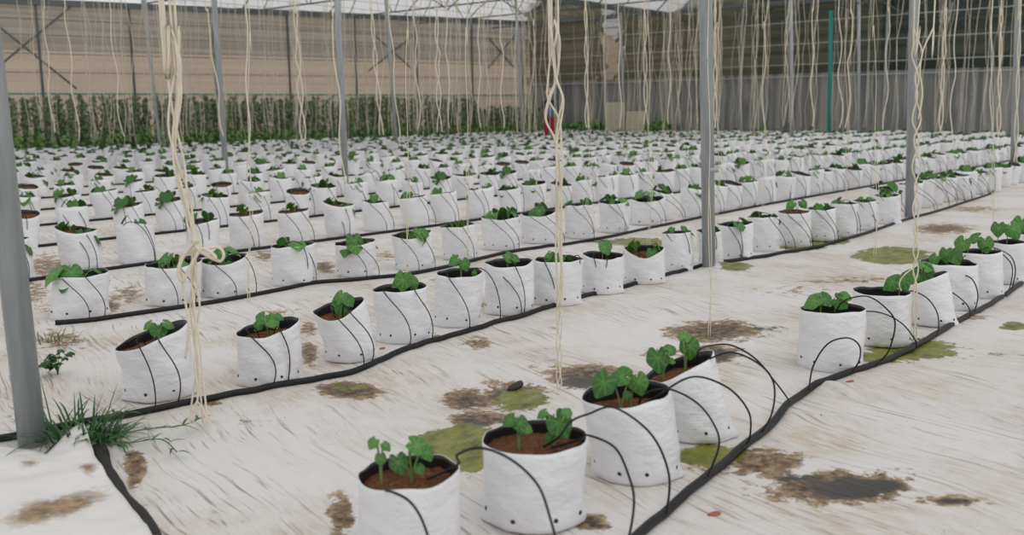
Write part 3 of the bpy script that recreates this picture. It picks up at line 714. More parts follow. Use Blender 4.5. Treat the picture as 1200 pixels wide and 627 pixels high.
# ------------------------------------------------------------------ irrigation pipes and drip tubes
def floorpt(P, dz): P = Vector(P); P.z = hz(P) + dz; return P
def pipe(name, path, rad, label, bags, amp, tr, ntube=2):
    pts = spline(path, 6); mb = MB(); mb.tube([floorpt(p, rad * .9) for p in pts], rad, 8)
    o = tag(link(name, mb.mesh(name, [M['pipe']])), label, 'pipe', 'irrigation pipes')
    cnt = 0
    for (P, R, h, ob, lean) in bags:
        for j in range(ntube):
            if cnt >= 98: break
            r = random.Random(int(P.x * 1000) + j * 77 + int(P.y * 977))
            al, off = toRow(P); ang = ob.rotation_euler.z; ln_ = Matrix.Rotation(ang, 3, 'Z') @ Vector((lean[0], lean[1], 0)); out = -DN
            loop = r.random() < .18
            tc = Vector((-P.x, -P.y, 0)).normalized(); rt = Vector((-tc.y, tc.x, 0))
            rs_ = R * ((-.58, .30)[j] + r.uniform(-.18, .25)); rd_ = tc * math.sqrt(max(.1 * R * R, R * R - rs_ * rs_)) + rt * rs_
            rim = Vector((P.x, P.y, P.z + h)) + ln_ + rd_ * .98
            a0 = toRow(rim)[0] + r.uniform(-.01, .07) + (.12 if loop else 0)
            best = min(pts, key=lambda q: abs(toRow(q)[0] - a0)); s_ = floorpt(best + DA * (a0 - toRow(best)[0]), rad * 1.6)
            bul = r.uniform(.005, .035)
            c1 = s_ + Vector((0, 0, h * .5)) + DA * r.uniform(.0, .05) + tc * bul
            c2 = rim + tc * (.03 + bul) + Vector((0, 0, -h * .2 + (.16 if loop else 0))) + rt * (.10 if loop else .025)
            top = rim + Vector((0, 0, .010))
            end = Vector((P.x, P.y, P.z + h * .80)) + ln_ + rd_ * .45
            path_ = bez(s_, c1, c2, top, 12) + bez(top, top - rd_ * .3 + Vector((0, 0, .015)), end + Vector((0, 0, .04)), end, 5)[1:]
            tb = MB(); tb.tube(path_, tr, 5); link('drip_tube', tb.mesh('drip_tube', [M['tube']]), o); cnt += 1
    return o
def pxpath(pts): return [g(*p) for p in pts]
pA = pxpath([(670, 715), (750, 628), (800, 585), (845, 548), (905, 498), (926, 475), (952, 457), (992, 442), (1040, 425), (1080, 403), (1120, 381), (1160, 358), (1200, 330), (1240, 300), (1290, 268), (1340, 240)])
oA = pipe('irrigation_pipe', pA, .0125, 'black irrigation pipe along the nearest row, lower right', [], .07, .0034)
# arching tubes of the nearest row: pixel path from the bag mouth over to the pipe, laid between the two depths
TA = [(0, [(449, 575), (458, 576), (478, 586), (493, 606), (512, 650), (560, 715), (652, 738)]), (0, [(536, 545), (536, 533), (563, 525), (598, 538), (630, 568), (645, 608), (657, 655), (672, 712)]),
      (1, [(655, 512), (669, 494), (690, 485), (721, 478), (764, 510), (784, 557), (781, 601)]), (1, [(680, 515), (689, 510), (721, 525), (738, 561), (743, 588), (738, 625), (729, 656)]),
      (2, [(752, 466), (764, 458), (788, 457), (819, 474), (839, 502), (842, 525), (829, 560)]), (2, [(772, 463), (803, 444), (827, 443), (858, 458), (878, 484), (879, 510), (875, 523)]),
      (3, [(818, 412), (833, 405), (858, 405), (886, 421), (908, 447), (921, 464), (926, 476)]), (3, [(820, 428), (835, 419), (858, 413), (884, 423), (902, 439), (908, 459), (904, 486), (893, 506)]),
      (4, [(948, 458), (953, 429), (970, 403), (993, 396), (1007, 405), (1007, 422), (998, 440)]), (4, [(985, 356), (998, 349), (1019, 348), (1040, 363), (1049, 380), (1041, 412), (1025, 432)]),
      (5, [(1005, 372), (1015, 365), (1037, 368), (1058, 380), (1072, 398), (1074, 408)]), (6, [(1058, 345), (1068, 341), (1086, 349), (1098, 366), (1100, 384), (1097, 395)]),
      (7, [(1080, 340), (1089, 335), (1114, 342), (1133, 357), (1137, 370), (1130, 378)]), (8, [(1130, 300), (1126, 316), (1118, 319), (1138, 326), (1146, 345), (1142, 368)][::1]),
      (9, [(1165, 292), (1175, 298), (1186, 312), (1184, 335), (1178, 346)]), (8, [(1150, 293), (1163, 290), (1184, 300), (1190, 317), (1186, 338)])]
for bi, pts_ in TA:
    P_, R_, h_, ob_, le_ = LOOK[GA_][bi]
    ge = g(*pts_[-1], .015); q_ = []
    for i, (x, y) in enumerate(pts_):
        t_ = i / (len(pts_) - 1); v_ = atY(x, y, (P_.y - R_ * .55) + (ge.y - P_.y + R_ * .55) * (t_ ** (.8 if bi < 4 else .42))); q_.append(v_)
    if pts_[0] == (948, 458): q_ = [atY(x, y, g(948, 458).y + (ge.y - g(948, 458).y) * i / 6 - .03 * math.sin(math.pi * i / 6)) for i, (x, y) in enumerate(pts_)]
    q_[-1] = floorpt(ge, .022)
    for v_ in q_[:-1]: v_.z = max(v_.z, .03)
    e0 = Vector((P_.x, P_.y, P_.z + h_ * .8)) * .6 + q_[0] * .4; e0.z = min(e0.z, q_[0].z - .015)
    if pts_[0] == (948, 458): e0 = floorpt(g(948, 458, .015), .022); q_ = q_[1:]
    tb = MB(); tb.tube(spline([e0] + q_, 6), .0030, 6); link('drip_tube', tb.mesh('drip_tube', [M['tube']]), oA)
pB = pxpath([(-40, 524), (20, 515), (80, 503), (130, 492), (230, 473), (300, 461), (380, 444), (425, 434), (480, 412), (540, 393), (620, 370), (700, 346), (760, 331), (800, 319), (850, 309), (950, 291), (1010, 276), (1060, 259), (1100, 248), (1130, 238), (1160, 228), (1182, 216)])
e_al = toRow(pB[-1])[0]; pB += [row(e_al + 4 * k, 3.0) for k in range(1, 5)]
pipe('irrigation_pipe', pB, .0125, 'black irrigation pipe along the front of the second row', LOOK[GB_] + LOOK.get('far1', []), .015, .0024)
pC = pxpath([(65, 381), (110, 377), (150, 371), (250, 356), (330, 341), (370, 333), (420, 329), (490, 321), (545, 309), (590, 298), (640, 290), (690, 283)])
e_al = toRow(pC[-1])[0]; pC += [row(e_al + 3 * k, 4.5) for k in range(1, 7)]
pipe('irrigation_pipe', pC, .0125, 'black irrigation pipe along the front of the third row', LOOK[GC_] + LOOK.get('far2', []), .015, .0023)
for k in range(3, 9):
    bags = LOOK.get('row%d' % k, [])
    path = [row(al, ROWOFF[k] - .16 + .03 * math.sin(al * 1.3 + k)) for al in np.arange(-1 if k < 5 else 1, 32, .8)]
    path = [p for p in path if p.y > 2 and inside(p)]
    pipe('irrigation_pipe', path, .0125, 'black irrigation pipe along the front of the %s row' % ORD[k], bags, .015, .0026, 2 if k < 6 else 1)

# ------------------------------------------------------------------ steel posts
def post(b, rad, label, top=4.9, lean=0.0, mat='steel', name='steel_post'):
    P = Vector((b.x, b.y, 0)); mb = MB()
    mb.tube([P + Vector((0, 0, -.05)), P + Vector((lean * .5, 0, top / 2)), P + Vector((lean, 0, top))], rad, 20)
    o = tag(link(name, mb.mesh(name, [M[mat]])), label, 'post', 'greenhouse posts')
    if rad > .035 and P.y < 14:
        c = MB(); z = 1.55 if P.y < 4 else .62
        c.tube([P + Vector((0, 0, z)), P + Vector((0, 0, z + .03))], rad * 1.04, 20); link('clamp_band', c.mesh('clamp_band', [M['steel']]), o)
    return o
post(g(39, 522), .041, 'thick steel post at left edge rising from a grass tuft', lean=-.10)
post(g(831, 316), .041, 'thick grey steel post in the second row, centre right', lean=-.16)
post(g(1066, 254), .041, 'thick steel post with twine wound beside it, second row right', lean=-.16)
post(g(1187, 216), .040, 'thick steel post near the right frame edge, second row', lean=-.2)
post(g(405, 216), .046, 'grey steel post left of centre, its foot behind a bag row', lean=-.03)
post(g(265, 205), .048, 'slim steel post right of the knotted twine bundle', lean=-.05)
for b, lb in (((188, 176), 'thin far steel post just left of the knotted twine bundle'), ((465, 176), 'thin far steel post right of the left-centre post'), ((613, 168), 'thin far steel post just left of the person'),
              ((928, 172), 'thin far steel post right of the thick centre-right post'), ((1006, 165), 'thin far steel post right of the teal pole'), ((732, 161), 'thin far steel post by the cream crates')):
    post(g(*b), .05, lb, 4.85, -.2)
post(atY(972, 152, 33.5), .07, 'teal painted pole before the dark net wall at right', 4.3, -.1, 'teal', 'teal_pole')

# ------------------------------------------------------------------ twine
def twine(label, group, strands, mat='twine', cat='twine'):
    mb = MB()
    for path, rad in strands: mb.tube(path, rad, 5)
    return tag(link('hanging_twine', mb.mesh('hanging_twine', [M[mat]])), label, cat, group)
WZ = 4.3
def px_strand(pts, Y, rad, jit=0.0, sd=0, ext=True, n=5):
    P = [atY(x, y, Y + jit * mn.noise(Vector((i * .7, sd, 1)))) for i, (x, y) in enumerate(pts)]
    for p in P: p.z = max(p.z, .012)
    if ext: P = [Vector((P[0].x, P[0].y, WZ))] + P
    return spline(P, n), rad
# the knotted bundle on the left
Y1 = 2.95; st = []
cent = [(197, -4), (199, 30), (202, 70), (204, 110), (206, 150), (211, 190), (216, 225), (220, 255), (228, 285)]
offs = [(-7, 4), (-5, -7), (0, 6), (3, -5), (6, 2), (9, -3), (-2, 9)]
for k, (o1, o2) in enumerate(offs):
    pts = []
    for i, (x, y) in enumerate(cent):
        a = i * 1.15 + k * .9; s_ = 1.25 - .7 * (i / 8)
        pts.append((x + (o1 * math.cos(a) + o2 * math.sin(a)) * s_, y))
    st.append(px_strand(pts, Y1, .0037, .03, k))
st.append(px_strand([(228, 284), (215, 300), (209, 318), (214, 330), (222, 315), (236, 292), (250, 298), (252, 304), (238, 296), (228, 288)], Y1 - .01, .0060, .01, 20, False))
st.append(px_strand([(230, 288), (240, 292), (256, 290), (262, 298), (258, 306), (247, 302), (236, 296)], Y1 + .01, .0050, .01, 21, False))
st.append(px_strand([(238, 292), (220, 296), (211, 304), (216, 345), (221, 384), (217, 420)], Y1, .0038, .02, 22, False))
for k, xs in enumerate([(226, 224, 228, 230, 228, 232, 226), (228, 231, 226, 233, 236, 240, 243), (224, 229, 234, 228, 232, 226, 222), (230, 226, 223, 227, 231, 235, 238)]):
    pts = [(x, 292 + 34 * i) for i, x in enumerate(xs)]; st.append(px_strand(pts, Y1 + .01 * k, .0032, .03, 30 + k, False))
st.append(px_strand([(231, 470), (226, 478), (222, 492), (226, 506)], Y1, .0028, 0, 40, False)); st.append(px_strand([(231, 470), (238, 480), (242, 495), (239, 512)], Y1, .0028, 0, 41, False))
twine('thick knotted bundle of cream twine hanging at left with a loop', 'hanging twine bundles', st)
# centre bundle
Y2 = 3.4; st = []
cent = [(648, -4), (649, 20), (651, 45), (649, 70), (648, 95), (648, 115), (651, 140), (654, 165), (656, 200), (655, 240), (654, 280), (656, 320), (655, 360)]
for k, (o1, o2) in enumerate([(-4, 3), (3, -4), (4, 3), (-3, -4), (1, 5)]):
    pts = []
    for i, (x, y) in enumerate(cent):
        wide = 2.4 if y in (115, 140) else (1.2 if y < 100 else .75)
        a = i * .9 + k * 1.25; pts.append((x + (o1 * math.cos(a) + o2 * math.sin(a)) * wide, y))
    st.append(px_strand(pts, Y2, .0037, .03, 50 + k))
for k in range(3):
    pts = [(655 + 3 * math.sin(i * 1.3 + k * 2), 355 + 22 * i) for i in range(6 + (k % 2))]; st.append(px_strand(pts, Y2, .0022, .02, 60 + k, False))
twine('thick twisted bundle of cream twine hanging at centre before the person', 'hanging twine bundles', st)
Y3 = 4.0; st = []
for k in range(2):
    sg = 1 if k else -1
    ys = [-4, 30, 62, 90, 113, 140, 165, 195, 220, 245, 270, 295, 315, 340, 365, 390, 415]
    wd = [3, 4, 6, 2, 1, 5, 3, 5, 2, 4, 2, 3, 3, 2, 3, 2, 4]
    pts = [(1075 + sg * w_ * (1 if i % 2 else -1) - .2 * i * .8, y) for i, (y, w_) in enumerate(zip(ys, wd))]; st.append(px_strand(pts, Y3, .0034, .02, 70 + k))
st.append(px_strand([(1096, -4), (1094, 30), (1082, 58), (1078, 85), (1081, 110), (1076, 140)], Y3, .0034, 0, 80))
st.append(px_strand([(1076, 310), (1060, 322), (1054, 332), (1056, 341)], Y3, .0026, 0, 81, False)); st.append(px_strand([(1072, 398), (1065, 410), (1060, 420)], Y3, .0026, 0, 82, False))
twine('cream twine pair twisting beside the right post down to the leaning bag', 'hanging twine bundles', st)
# clearly seen single and double strings: (x at top, x at bottom, y bottom, depth, doubles, wave)
EX = [(345, 356, 172, 10.5, 2, 6, 'pale doubled twine wandering left of the left-centre post'), (387, 404, 215, 9.5, 1, 5, 'twine curling down along the left-centre post'),
      (434, 447, 158, 12, 2, 4, 'cream doubled twine right of the left-centre post'), (455, 468, 170, 12, 1, 3, 'twine wavering along the thin post right of centre-left'),
      (484, 492, 152, 13, 1, 4, 'single wavy twine left of the looped centre-left pair'), (511, 515, 155, 12, 2, 5, 'looped cream twine pair left of the bare middle stretch'),
      (522, 527, 150, 13, 1, 3, 'single twine just right of the looped pair, left of centre'), (561, 562, 150, 13, 1, 3, 'single twine in the middle between the looped pair and far post'),
      (587, 589, 150, 12, 1, 4, 'wavy twine just left of the far post near the person'), (686, 688, 150, 12, 2, 4, 'doubled cream twine with a knot right of the person'),
      (725, 727, 150, 13, 1, 3, 'slack twine right of the knotted pair beside the crates'), (755, 757, 146, 13, 2, 4, 'pair of twines right of the cream crates'), (785, 784, 146, 13, 1, 3, 'single twine left of the thick centre-right post'),
      (838, 838, 150, 11, 2, 3, 'cream twisted twine pair right of the thick centre-right post'), (899, 893, 146, 14, 1, 4, 'wavy twine left of the thin post on the right'), (953, 951, 148, 12, 1, 4, 'bright wavy twine right of the thin right post'),
      (984, 985, 150, 12, 1, 5, 'wavy twine just right of the teal pole'), (999, 993, 150, 11, 1, 5, 'thick single twine bulging right of the teal pole'), (1042, 1037, 152, 12, 1, 5, 'wavy twine left of the second thick post'),
      (1109, 1102, 156, 10, 2, 4, 'twisting twine first right of the second thick post'), (1122, 1114, 158, 11, 1, 4, 'second twine right of the second thick post'), (1163, 1161, 158, 11, 1, 3, 'slim twine well left of the rightmost post'),
      (1174, 1170, 160, 10, 2, 4, 'crossing twine pair left of the rightmost post'), (1196, 1190, 190, 8.5, 2, 4, 'twine pair running down the rightmost post'),
      (288, 292, 212, 9.5, 1, 4, 'faint twine ending among the left bags'), (240, 262, 160, 12, 1, 4, 'wavy twine right of the left knotted bundle'), (127, 143, 160, 13, 1, 4, 'wavy twine left of the knotted bundle before the tan net'),
      (50, 62, 155, 13, 1, 4, 'bright twine nearest the left post before the crops'), (75, 92, 165, 13, 1, 4, 'second bright twine from the left post before the crops')]
for q, (x0, x1, yb, Y, nd, wv, lb) in enumerate(EX):
    st = []
    for d_ in range(nd):
        pts = []; n_ = 13
        for i in range(n_):
            t = i / (n_ - 1); y = -4 + (yb + 4) * t
            x = x0 + (x1 - x0) * t + wv * .6 * math.sin(i * 1.05 + q + d_ * 3.1) * (.5 + t * .5) + wv * .35 * mn.noise(Vector((i * .9, q, d_)))
            pts.append((x, y))
        st.append(px_strand(pts, Y, .0062 if Y > 9 else .0048, .0, q, True, 4))
    twine(lb, 'bright hanging twines', st, 'twine')
# thin ones falling among the bags
MID = [(293, 205, 355, 4.4, 'thin twine end dangling over the fourth bag of the third row'), (478, 150, 330, 5.0, 'thin twine dangling over the bright leaf bag'), (548, 190, 318, 5.2, 'thin twine dangling over the open mouth bag'),
       (628, 180, 240, 8, 'thin twine dangling left of the centre bundle among bags'), (762, 150, 285, 6.2, 'thin twine dangling over the notched lip bag'), (842, 150, 262, 6.8, 'thin twine dangling right of the thick post over bags'), (896, 150, 255, 7.4, 'thin twine dangling over the tall leaf bag'),
       (993, 150, 240, 7.5, 'thin twine dangling over the crumpled bag'), (1164, 150, 300, 6, 'thin twine dangling over the right end of the open floor'), (832, 60, 395, 3.9, 'thin twine ending by the mud patch behind the leaning bag'), (1027, 120, 300, 6, 'thin twine dangling over the algae strip at right'), (690, 150, 245, 7.2, 'thin twine dangling just right of the centre bundle')]
for q, (x, y0, y1, Y, lb) in enumerate(MID):
    pts = [(x + 1.2 * math.sin(i * 1.4 + q) - 2 * (1 - i / 9), -4 + (y1 + 4) * i / 9) for i in range(10)]
    st = [px_strand(pts, Y, .0017, 0, q)]
    st.append(px_strand([(p[0] + 3 * math.sin(i * 1.1), p[1]) for i, p in enumerate(pts[5:])], Y, .0017, 0, q + 5, False))
    twine(lb, 'thin twines among the bags', st, 'twine')
# the many far strings on overhead wires
def far_twine(P, k):
    r = random.Random(k); n_ = 12; zb = r.uniform(.3, .8); st = []
    for d_ in range(r.choice((1, 1, 1, 2))):
        ph = r.uniform(0, 6.28); am = r.uniform(.02, .07); path = []
        for i in range(n_):
            z = WZ - (WZ - zb) * i / (n_ - 1)
            path.append(P + Vector((am * math.sin(i * .9 + ph) + .05 * mn.noise(Vector((i * .6, k, d_))), .03 * math.cos(i * .8 + ph), z)))
        st.append((path, r.uniform(.004, .0065)))
    return st
wires = {}
cnt = 0; tries = 0
while cnt < 285 and tries < 4000:
    tries += 1
    px = random.uniform(8, 1195); Y = random.uniform(17, 38)
    P = atY(px, 200, Y); P.z = 0; al, off = toRow(P); k = min(range(len(ROWOFF)), key=lambda i: abs(ROWOFF[i] - off)); P = row(al, ROWOFF[k])
    if not inside(P, .5): continue
    cnt += 1; wires.setdefault(k, []).append(al)
    px = proj(P)[0]
    if px < 610: lb, gp = 'faint twine hanging in a row before the tan net wall', 'faint twines before the tan net wall'
    elif px < 825: lb, gp = 'faint twine hanging before the olive net at centre', 'faint twines before the olive net'
    else: lb, gp = 'faint twine hanging before the dark net at right', 'faint twines before the dark net'
    twine(lb, gp, far_twine(P, cnt), 'twine_far')
for k, als in wires.items():
    if k < 3: continue
    mb = MB(); mb.tube([row(min(als) - .3, ROWOFF[k], WZ), row(max(als) + .15, ROWOFF[k], WZ)], .006, 5)
    tag(link('overhead_wire', mb.mesh('overhead_wire', [M['steel_dark']])), 'thin overhead wire carrying twines above the %s row' % ORD[min(k, 15)], 'wire', 'overhead wires')

# ------------------------------------------------------------------ tall vines at the back left, low plants along the end wall
VL = []
for k in range(6):
    r = random.Random(40 + k); mb = MB(); hh = 1.72 + r.uniform(-.1, .12)
    mb.tube([(0, 0, 0), (.02, .01, hh * .5), (0, 0, hh)], .012, 5, 0)
    for i in range(140):
        z = .08 + (hh - .08) * r.random() ** 1.35; a = r.uniform(0, 6.28); q = r.uniform(.01, .20) * (1 - .5 * z / hh)
        b = Vector((q * math.cos(a), q * math.sin(a), z)); nrm = Vector((math.cos(a), math.sin(a), r.uniform(.2, 1)))
        addleaf(mb, LOWLEAF[i % 3], b, nrm, Vector((math.cos(a), math.sin(a), -.8)), r.uniform(.07, .125) * (1.15 if z < .6 else 1), 1 if z < .62 and r.random() < .85 else 0)
    VL.append(mb.mesh('trellised_vine', [M['vine'], M['vine_light']]))
nv_ = 0
for rowd in (2.9, 2.2, 1.5):
    L = (CORN - LEFT_END).length; s_ = 2.2
    while s_ < L - 1.5 and nv_ < 290:
        P = LEFT_END + ld * s_ + ln * (rowd + random.uniform(-.1, .1)); s_ += random.uniform(.29, .40)
        px = proj(P)[0]
        if px < -20: continue
        f_ = 1.0 if px < 560 else .78
        o = link('trellised_vine', random.choice(VL), loc=P, rot=(0, 0, random.uniform(0, 6.28)), scale=(1, 1, f_ * random.uniform(.9, 1.05)))
        if rowd == 2.9: tag(o, 'tall green vine on a string in the front line along the tan net', 'vine', 'front line of tall vines')
        else: tag(o, 'tall green vine hidden behind the front line of vines at the tan net', 'vine', 'rear lines of tall vines')
        nv_ += 1
LP = []
for k in range(3):
    r = random.Random(60 + k); mb = MB()
    mb.tube([(0, 0, 0), (0.01, 0, .3)], .01, 5, 0)
    for i in range(60):
        a = r.uniform(0, 6.28); q = r.uniform(.02, .22); z = r.uniform(.08, .55)
        addleaf(mb, LOWLEAF[i % 3], Vector((q * math.cos(a), q * math.sin(a), z)), Vector((math.cos(a), math.sin(a), .7)), Vector((math.cos(a), math.sin(a), -.3)), r.uniform(.1, .17), 0)
    LP.append(mb.mesh('young_vine', [M['vine_light']]))
Lr = (RIGHT_END - CORN).length
for i in range(40):
    u = i / 40 * (.36 if i < 34 else 1.0) if i < 34 else .38 + .5 * (i - 34) / 6
    P = CORN + rd * (u * Lr) + rn * random.uniform(.5, .8)
    px = proj(P)[0]
    if px < 640: continue
    o = link('young_vine', random.choice(LP), loc=P, rot=(0, 0, random.uniform(0, 6)), scale=random.uniform(.9, 1.35) * (1 if i < 34 else .6))
    if px < 840: tag(o, 'low bright green plant at the foot of the end wall, centre', 'plant', 'low plants at the end wall')
    else: tag(o, 'small weed at the foot of the grey curtain, right', 'plant', 'weeds at the grey curtain')

# trees beyond the end wall
def tree(P, hgt_, rad, mat, label, sd):
    r = random.Random(sd); root = bpy.data.objects.new('tree', None); COL.objects.link(root); root.location = P
    tag(root, label, 'tree', 'trees beyond the end wall')
    mb = MB(); mb.tube([(0, 0, 0), (.1, 0, hgt_ * .3), (0, .1, hgt_ * .6)], [.22, .17, .1], 8); link('trunk', mb.mesh('trunk', [M['mudlump']]), root)
    mb = MB()
    for i in range(900):
        a = r.uniform(0, 6.28); z = r.uniform(.05, 1); q = rad * math.sqrt(r.random()) * (1 - .3 * abs(z - .45))
        b = Vector((q * math.cos(a), q * math.sin(a), z * hgt_)); addleaf(mb, LOWLEAF[i % 3], b, Vector((math.cos(a), math.sin(a), r.uniform(-.2, 1))), Vector((r.uniform(-1, 1), r.uniform(-1, 1), -.5)), r.uniform(.5, .9), 0)
    link('crown', mb.mesh('crown', [mat]), root)
TL = [(-.02, 'hedge'), (.12, 'hedge'), (.26, 'hedge'), (.40, 'hedge_dark'), (.54, 'hedge_dark'), (.68, 'hedge_dark'), (.82, 'hedge_dark'), (.97, 'hedge_dark')]
WORDS = ['by the tan bank', 'right of the bank', 'behind the crates', 'behind the thick centre-right post', 'behind the thin right post', 'behind the teal pole', 'behind the second thick post', 'at the far right edge']
for i, (u, mt) in enumerate(TL):
    tree(CORN.lerp(RIGHT_END, u) - rn * (3.0 + (i % 2) * 2.6), 8.2 - (i % 2) * .6, 2.0, M[mt], ('olive' if mt == 'hedge' else 'dark') + ' tree beyond the net, ' + WORDS[i], 90 + i)
for i in range(9):
    mt = 'hedge' if i < 4 else 'hedge_dark'
    tree(CORN.lerp(RIGHT_END, i / 8 + .02) - rn * 10.5, 10.5, 2.3, M[mt], 'olive tree in the hedge line far behind the end wall' if i < 4 else 'dark tree in the hedge line far behind the end wall', 120 + i)

# ------------------------------------------------------------------ person among the far rows
def skinned(name, verts, edges, rad, mat, parent=None, sub=2):
    me = bpy.data.meshes.new(name); me.from_pydata(verts, edges, []); me.materials.append(mat)
    o = link(name, me, parent); sk = o.modifiers.new('skin', 'SKIN'); sk.use_smooth_shade = True
    for i, r_ in enumerate(rad):
        d = me.skin_vertices[0].data[i]; d.radius = (r_, r_) if not isinstance(r_, tuple) else r_; d.use_root = (i == 0)
    s_ = o.modifiers.new('subd', 'SUBSURF'); s_.levels = sub; s_.render_levels = sub; return o
PY = 31.0; pp = atY(644, 160, PY); pp.z = 0
V = [(0, 0, .92), (0, 0, 1.12), (0, -.01, 1.32), (0, -.01, 1.42), (0, -.02, 1.50), (0, -.03, 1.60)]; E = [(0, 1), (1, 2), (2, 3), (3, 4), (4, 5)]
Rr = [.13, .115, .13, .055, .085, .08]
def chain(start, pts, rads):
    p = start
    for q, r_ in zip(pts, rads): V.append(q); Rr.append(r_); E.append((p, len(V) - 1)); p = len(V) - 1
    return p
for s_ in (-1, 1):
    chain(0, [(s_ * .085, 0, .84), (s_ * .09, -.02, .48), (s_ * .09, .01, .08), (s_ * .095, -.13, .035)], [.085, .06, .04, .033])
    hnd = chain(2, [(s_ * .165, 0, 1.34), (s_ * .19, -.02, 1.08), (s_ * .13, -.22, .98), (s_ * .11, -.28, .97)], [.05, .042, .032, .028])
    for k in range(4):
        chain(hnd, [(s_ * (.11 - .02 + .014 * k), -.33 - .01 * (k in (1, 2)), .965), (s_ * (.10 - .02 + .014 * k), -.355, .94)], [.0085, .007])
    chain(hnd, [(s_ * .07, -.30, .985), (s_ * .06, -.325, .975)], [.01, .008])
chain(5, [(0, -.115, 1.575)], [.015])
person = skinned('person', V, E, Rr, M['skin'])
person.location = pp; tag(person, 'person in tan hat, dark and blue top and red trousers among far rows', 'person')
skinned('shirt', [(0, 0, .86), (0, 0, 1.0), (0, 0, 1.28)], [(0, 1), (1, 2)], [.165, .16, .15], M['blue'], person)
skinned('jacket', [(0, 0, 1.13), (0, -.01, 1.34), (0, -.01, 1.43), (-.17, 0, 1.35), (-.195, -.02, 1.10), (.17, 0, 1.35), (.195, -.02, 1.10)], [(0, 1), (1, 2), (1, 3), (3, 4), (1, 5), (5, 6)], [.165, .16, .085, .064, .055, .064, .055], M['navy'], person)
skinned('trousers', [(0, 0, .97), (-.085, 0, .84), (-.09, -.02, .48), (-.09, .01, .10), (.085, 0, .84), (.09, -.02, .48), (.09, .01, .10)], [(0, 1), (1, 2), (2, 3), (0, 4), (4, 5), (5, 6)], [.15, .105, .08, .062, .105, .08, .062], M['red'], person)
mb = MB(); vs = []; fs = []
for k, (r_, z) in enumerate([(.20, 1.625), (.12, 1.66), (.10, 1.665), (.095, 1.73), (.06, 1.76), (.001, 1.77)]):
    for i in range(20): vs.append((r_ * math.cos(i * math.pi / 10), r_ * math.sin(i * math.pi / 10) - .03, z))
for k in range(5):
    for i in range(20): fs.append([k * 20 + i, k * 20 + (i + 1) % 20, (k + 1) * 20 + (i + 1) % 20, (k + 1) * 20 + i])
mb.add(vs, fs); hat = link('hat', mb.mesh('hat', [M['straw']]), person)
skinned('hair', [(0, .01, 1.64), (0, .05, 1.56), (0, .05, 1.46)], [(0, 1), (1, 2)], [.085, .075, .06], M['hair'], person)
mb = MB()
for s_ in (-1, 1): mb.tube([(s_ * .03, -.108, 1.605), (s_ * .03, -.116, 1.605)], .010, 8)
link('eyes', mb.mesh('eyes', [M['hair']]), person)

# ------------------------------------------------------------------ cream crates by the end wall
Cb = atY(732, 156, 37.5); Cb.z = 0
def crate(P, rz, label):
    mb = MB(); w, d_, h_ = .62, .42, .34
    for s_ in (-1, 1):
        for k in range(4):
            mb.box((s_ * w / 2, 0, .04 + k * .085), .02, d_, .06); mb.box((0, s_ * d_ / 2, .04 + k * .085), w, .02, .06)
    for i in (-1, 1):
        for j in (-1, 1): mb.box((i * w / 2, j * d_ / 2, h_ / 2), .05, .05, h_)
    mb.box((0, 0, .015), w, d_, .02)
    o = tag(link('crate', mb.mesh('crate', [M['crate']], False), loc=P, rot=(0, 0, rz)), label, 'crate', 'cream crates')
for lvl, nm in enumerate(('bottom', 'second', 'third', 'topmost')):
    for c_ in range(2):
        if lvl == 3 and c_ == 1: continue
        crate(Cb + Vector((c_ * .72 - .36, 0, .345 * lvl + .002)), .08 * (c_ - .5), 'cream plastic crate, %s of the %s stack by the end wall' % (nm, 'left' if c_ == 0 else 'right'))

# ------------------------------------------------------------------ foreground: loose sheet, flat hose, weeds, litter
outl = [(-60, 540), (0, 531), (30, 534), (55, 541), (75, 525), (98, 511), (106, 528), (112, 546), (121, 560), (131, 572), (150, 596), (172, 627), (205, 680), (240, 760), (-60, 760)]
poly = [g(*p) for p in outl]
def inpoly(x, y):
    c_ = False; n_ = len(poly); j = n_ - 1
    for i in range(n_):
        if (poly[i].y > y) != (poly[j].y > y) and x < (poly[j].x - poly[i].x) * (y - poly[i].y) / (poly[j].y - poly[i].y) + poly[i].x: c_ = not c_
        j = i
    return c_
import bmesh
bm = bmesh.new(); bvs = [bm.verts.new((p.x, p.y, 0)) for p in poly]; bm.faces.new(bvs)
bmesh.ops.triangulate(bm, faces=bm.faces[:])
for _ in range(5): bmesh.ops.subdivide_edges(bm, edges=[e for e in bm.edges if e.calc_length() > .03], cuts=1, use_grid_fill=True)
bmesh.ops.triangulate(bm, faces=[f_ for f_ in bm.faces if len(f_.verts) > 4])
edge_pts = set(v for e in bm.edges if e.is_boundary for v in e.verts)
for v in bm.verts:
    x, y = v.co.x, v.co.y
    v.co.z = hz(v.co) + .016 + .012 * (mn.noise(Vector((x * 3, y * 7, 1))) + .5) + .006 * mn.noise(Vector((x * 12, y * 20, 4)))
    q = proj(Vector((x, y, 0)))
    v.co.z += .022 * math.exp(-((q[0] - 99) / 30) ** 2 - ((q[1] - 522) / 30) ** 2) + .012 * math.exp(-((q[1] - 575 + .2 * (q[0] - 40)) / 5) ** 2)
me = bpy.data.meshes.new('plastic_sheet'); bm.to_mesh(me); bm.free(); me.materials.append(M['sheet'])
me.polygons.foreach_set('use_smooth', [True] * len(me.polygons))
a = me.attributes.new('mud', 'FLOAT', 'POINT'); vals = []
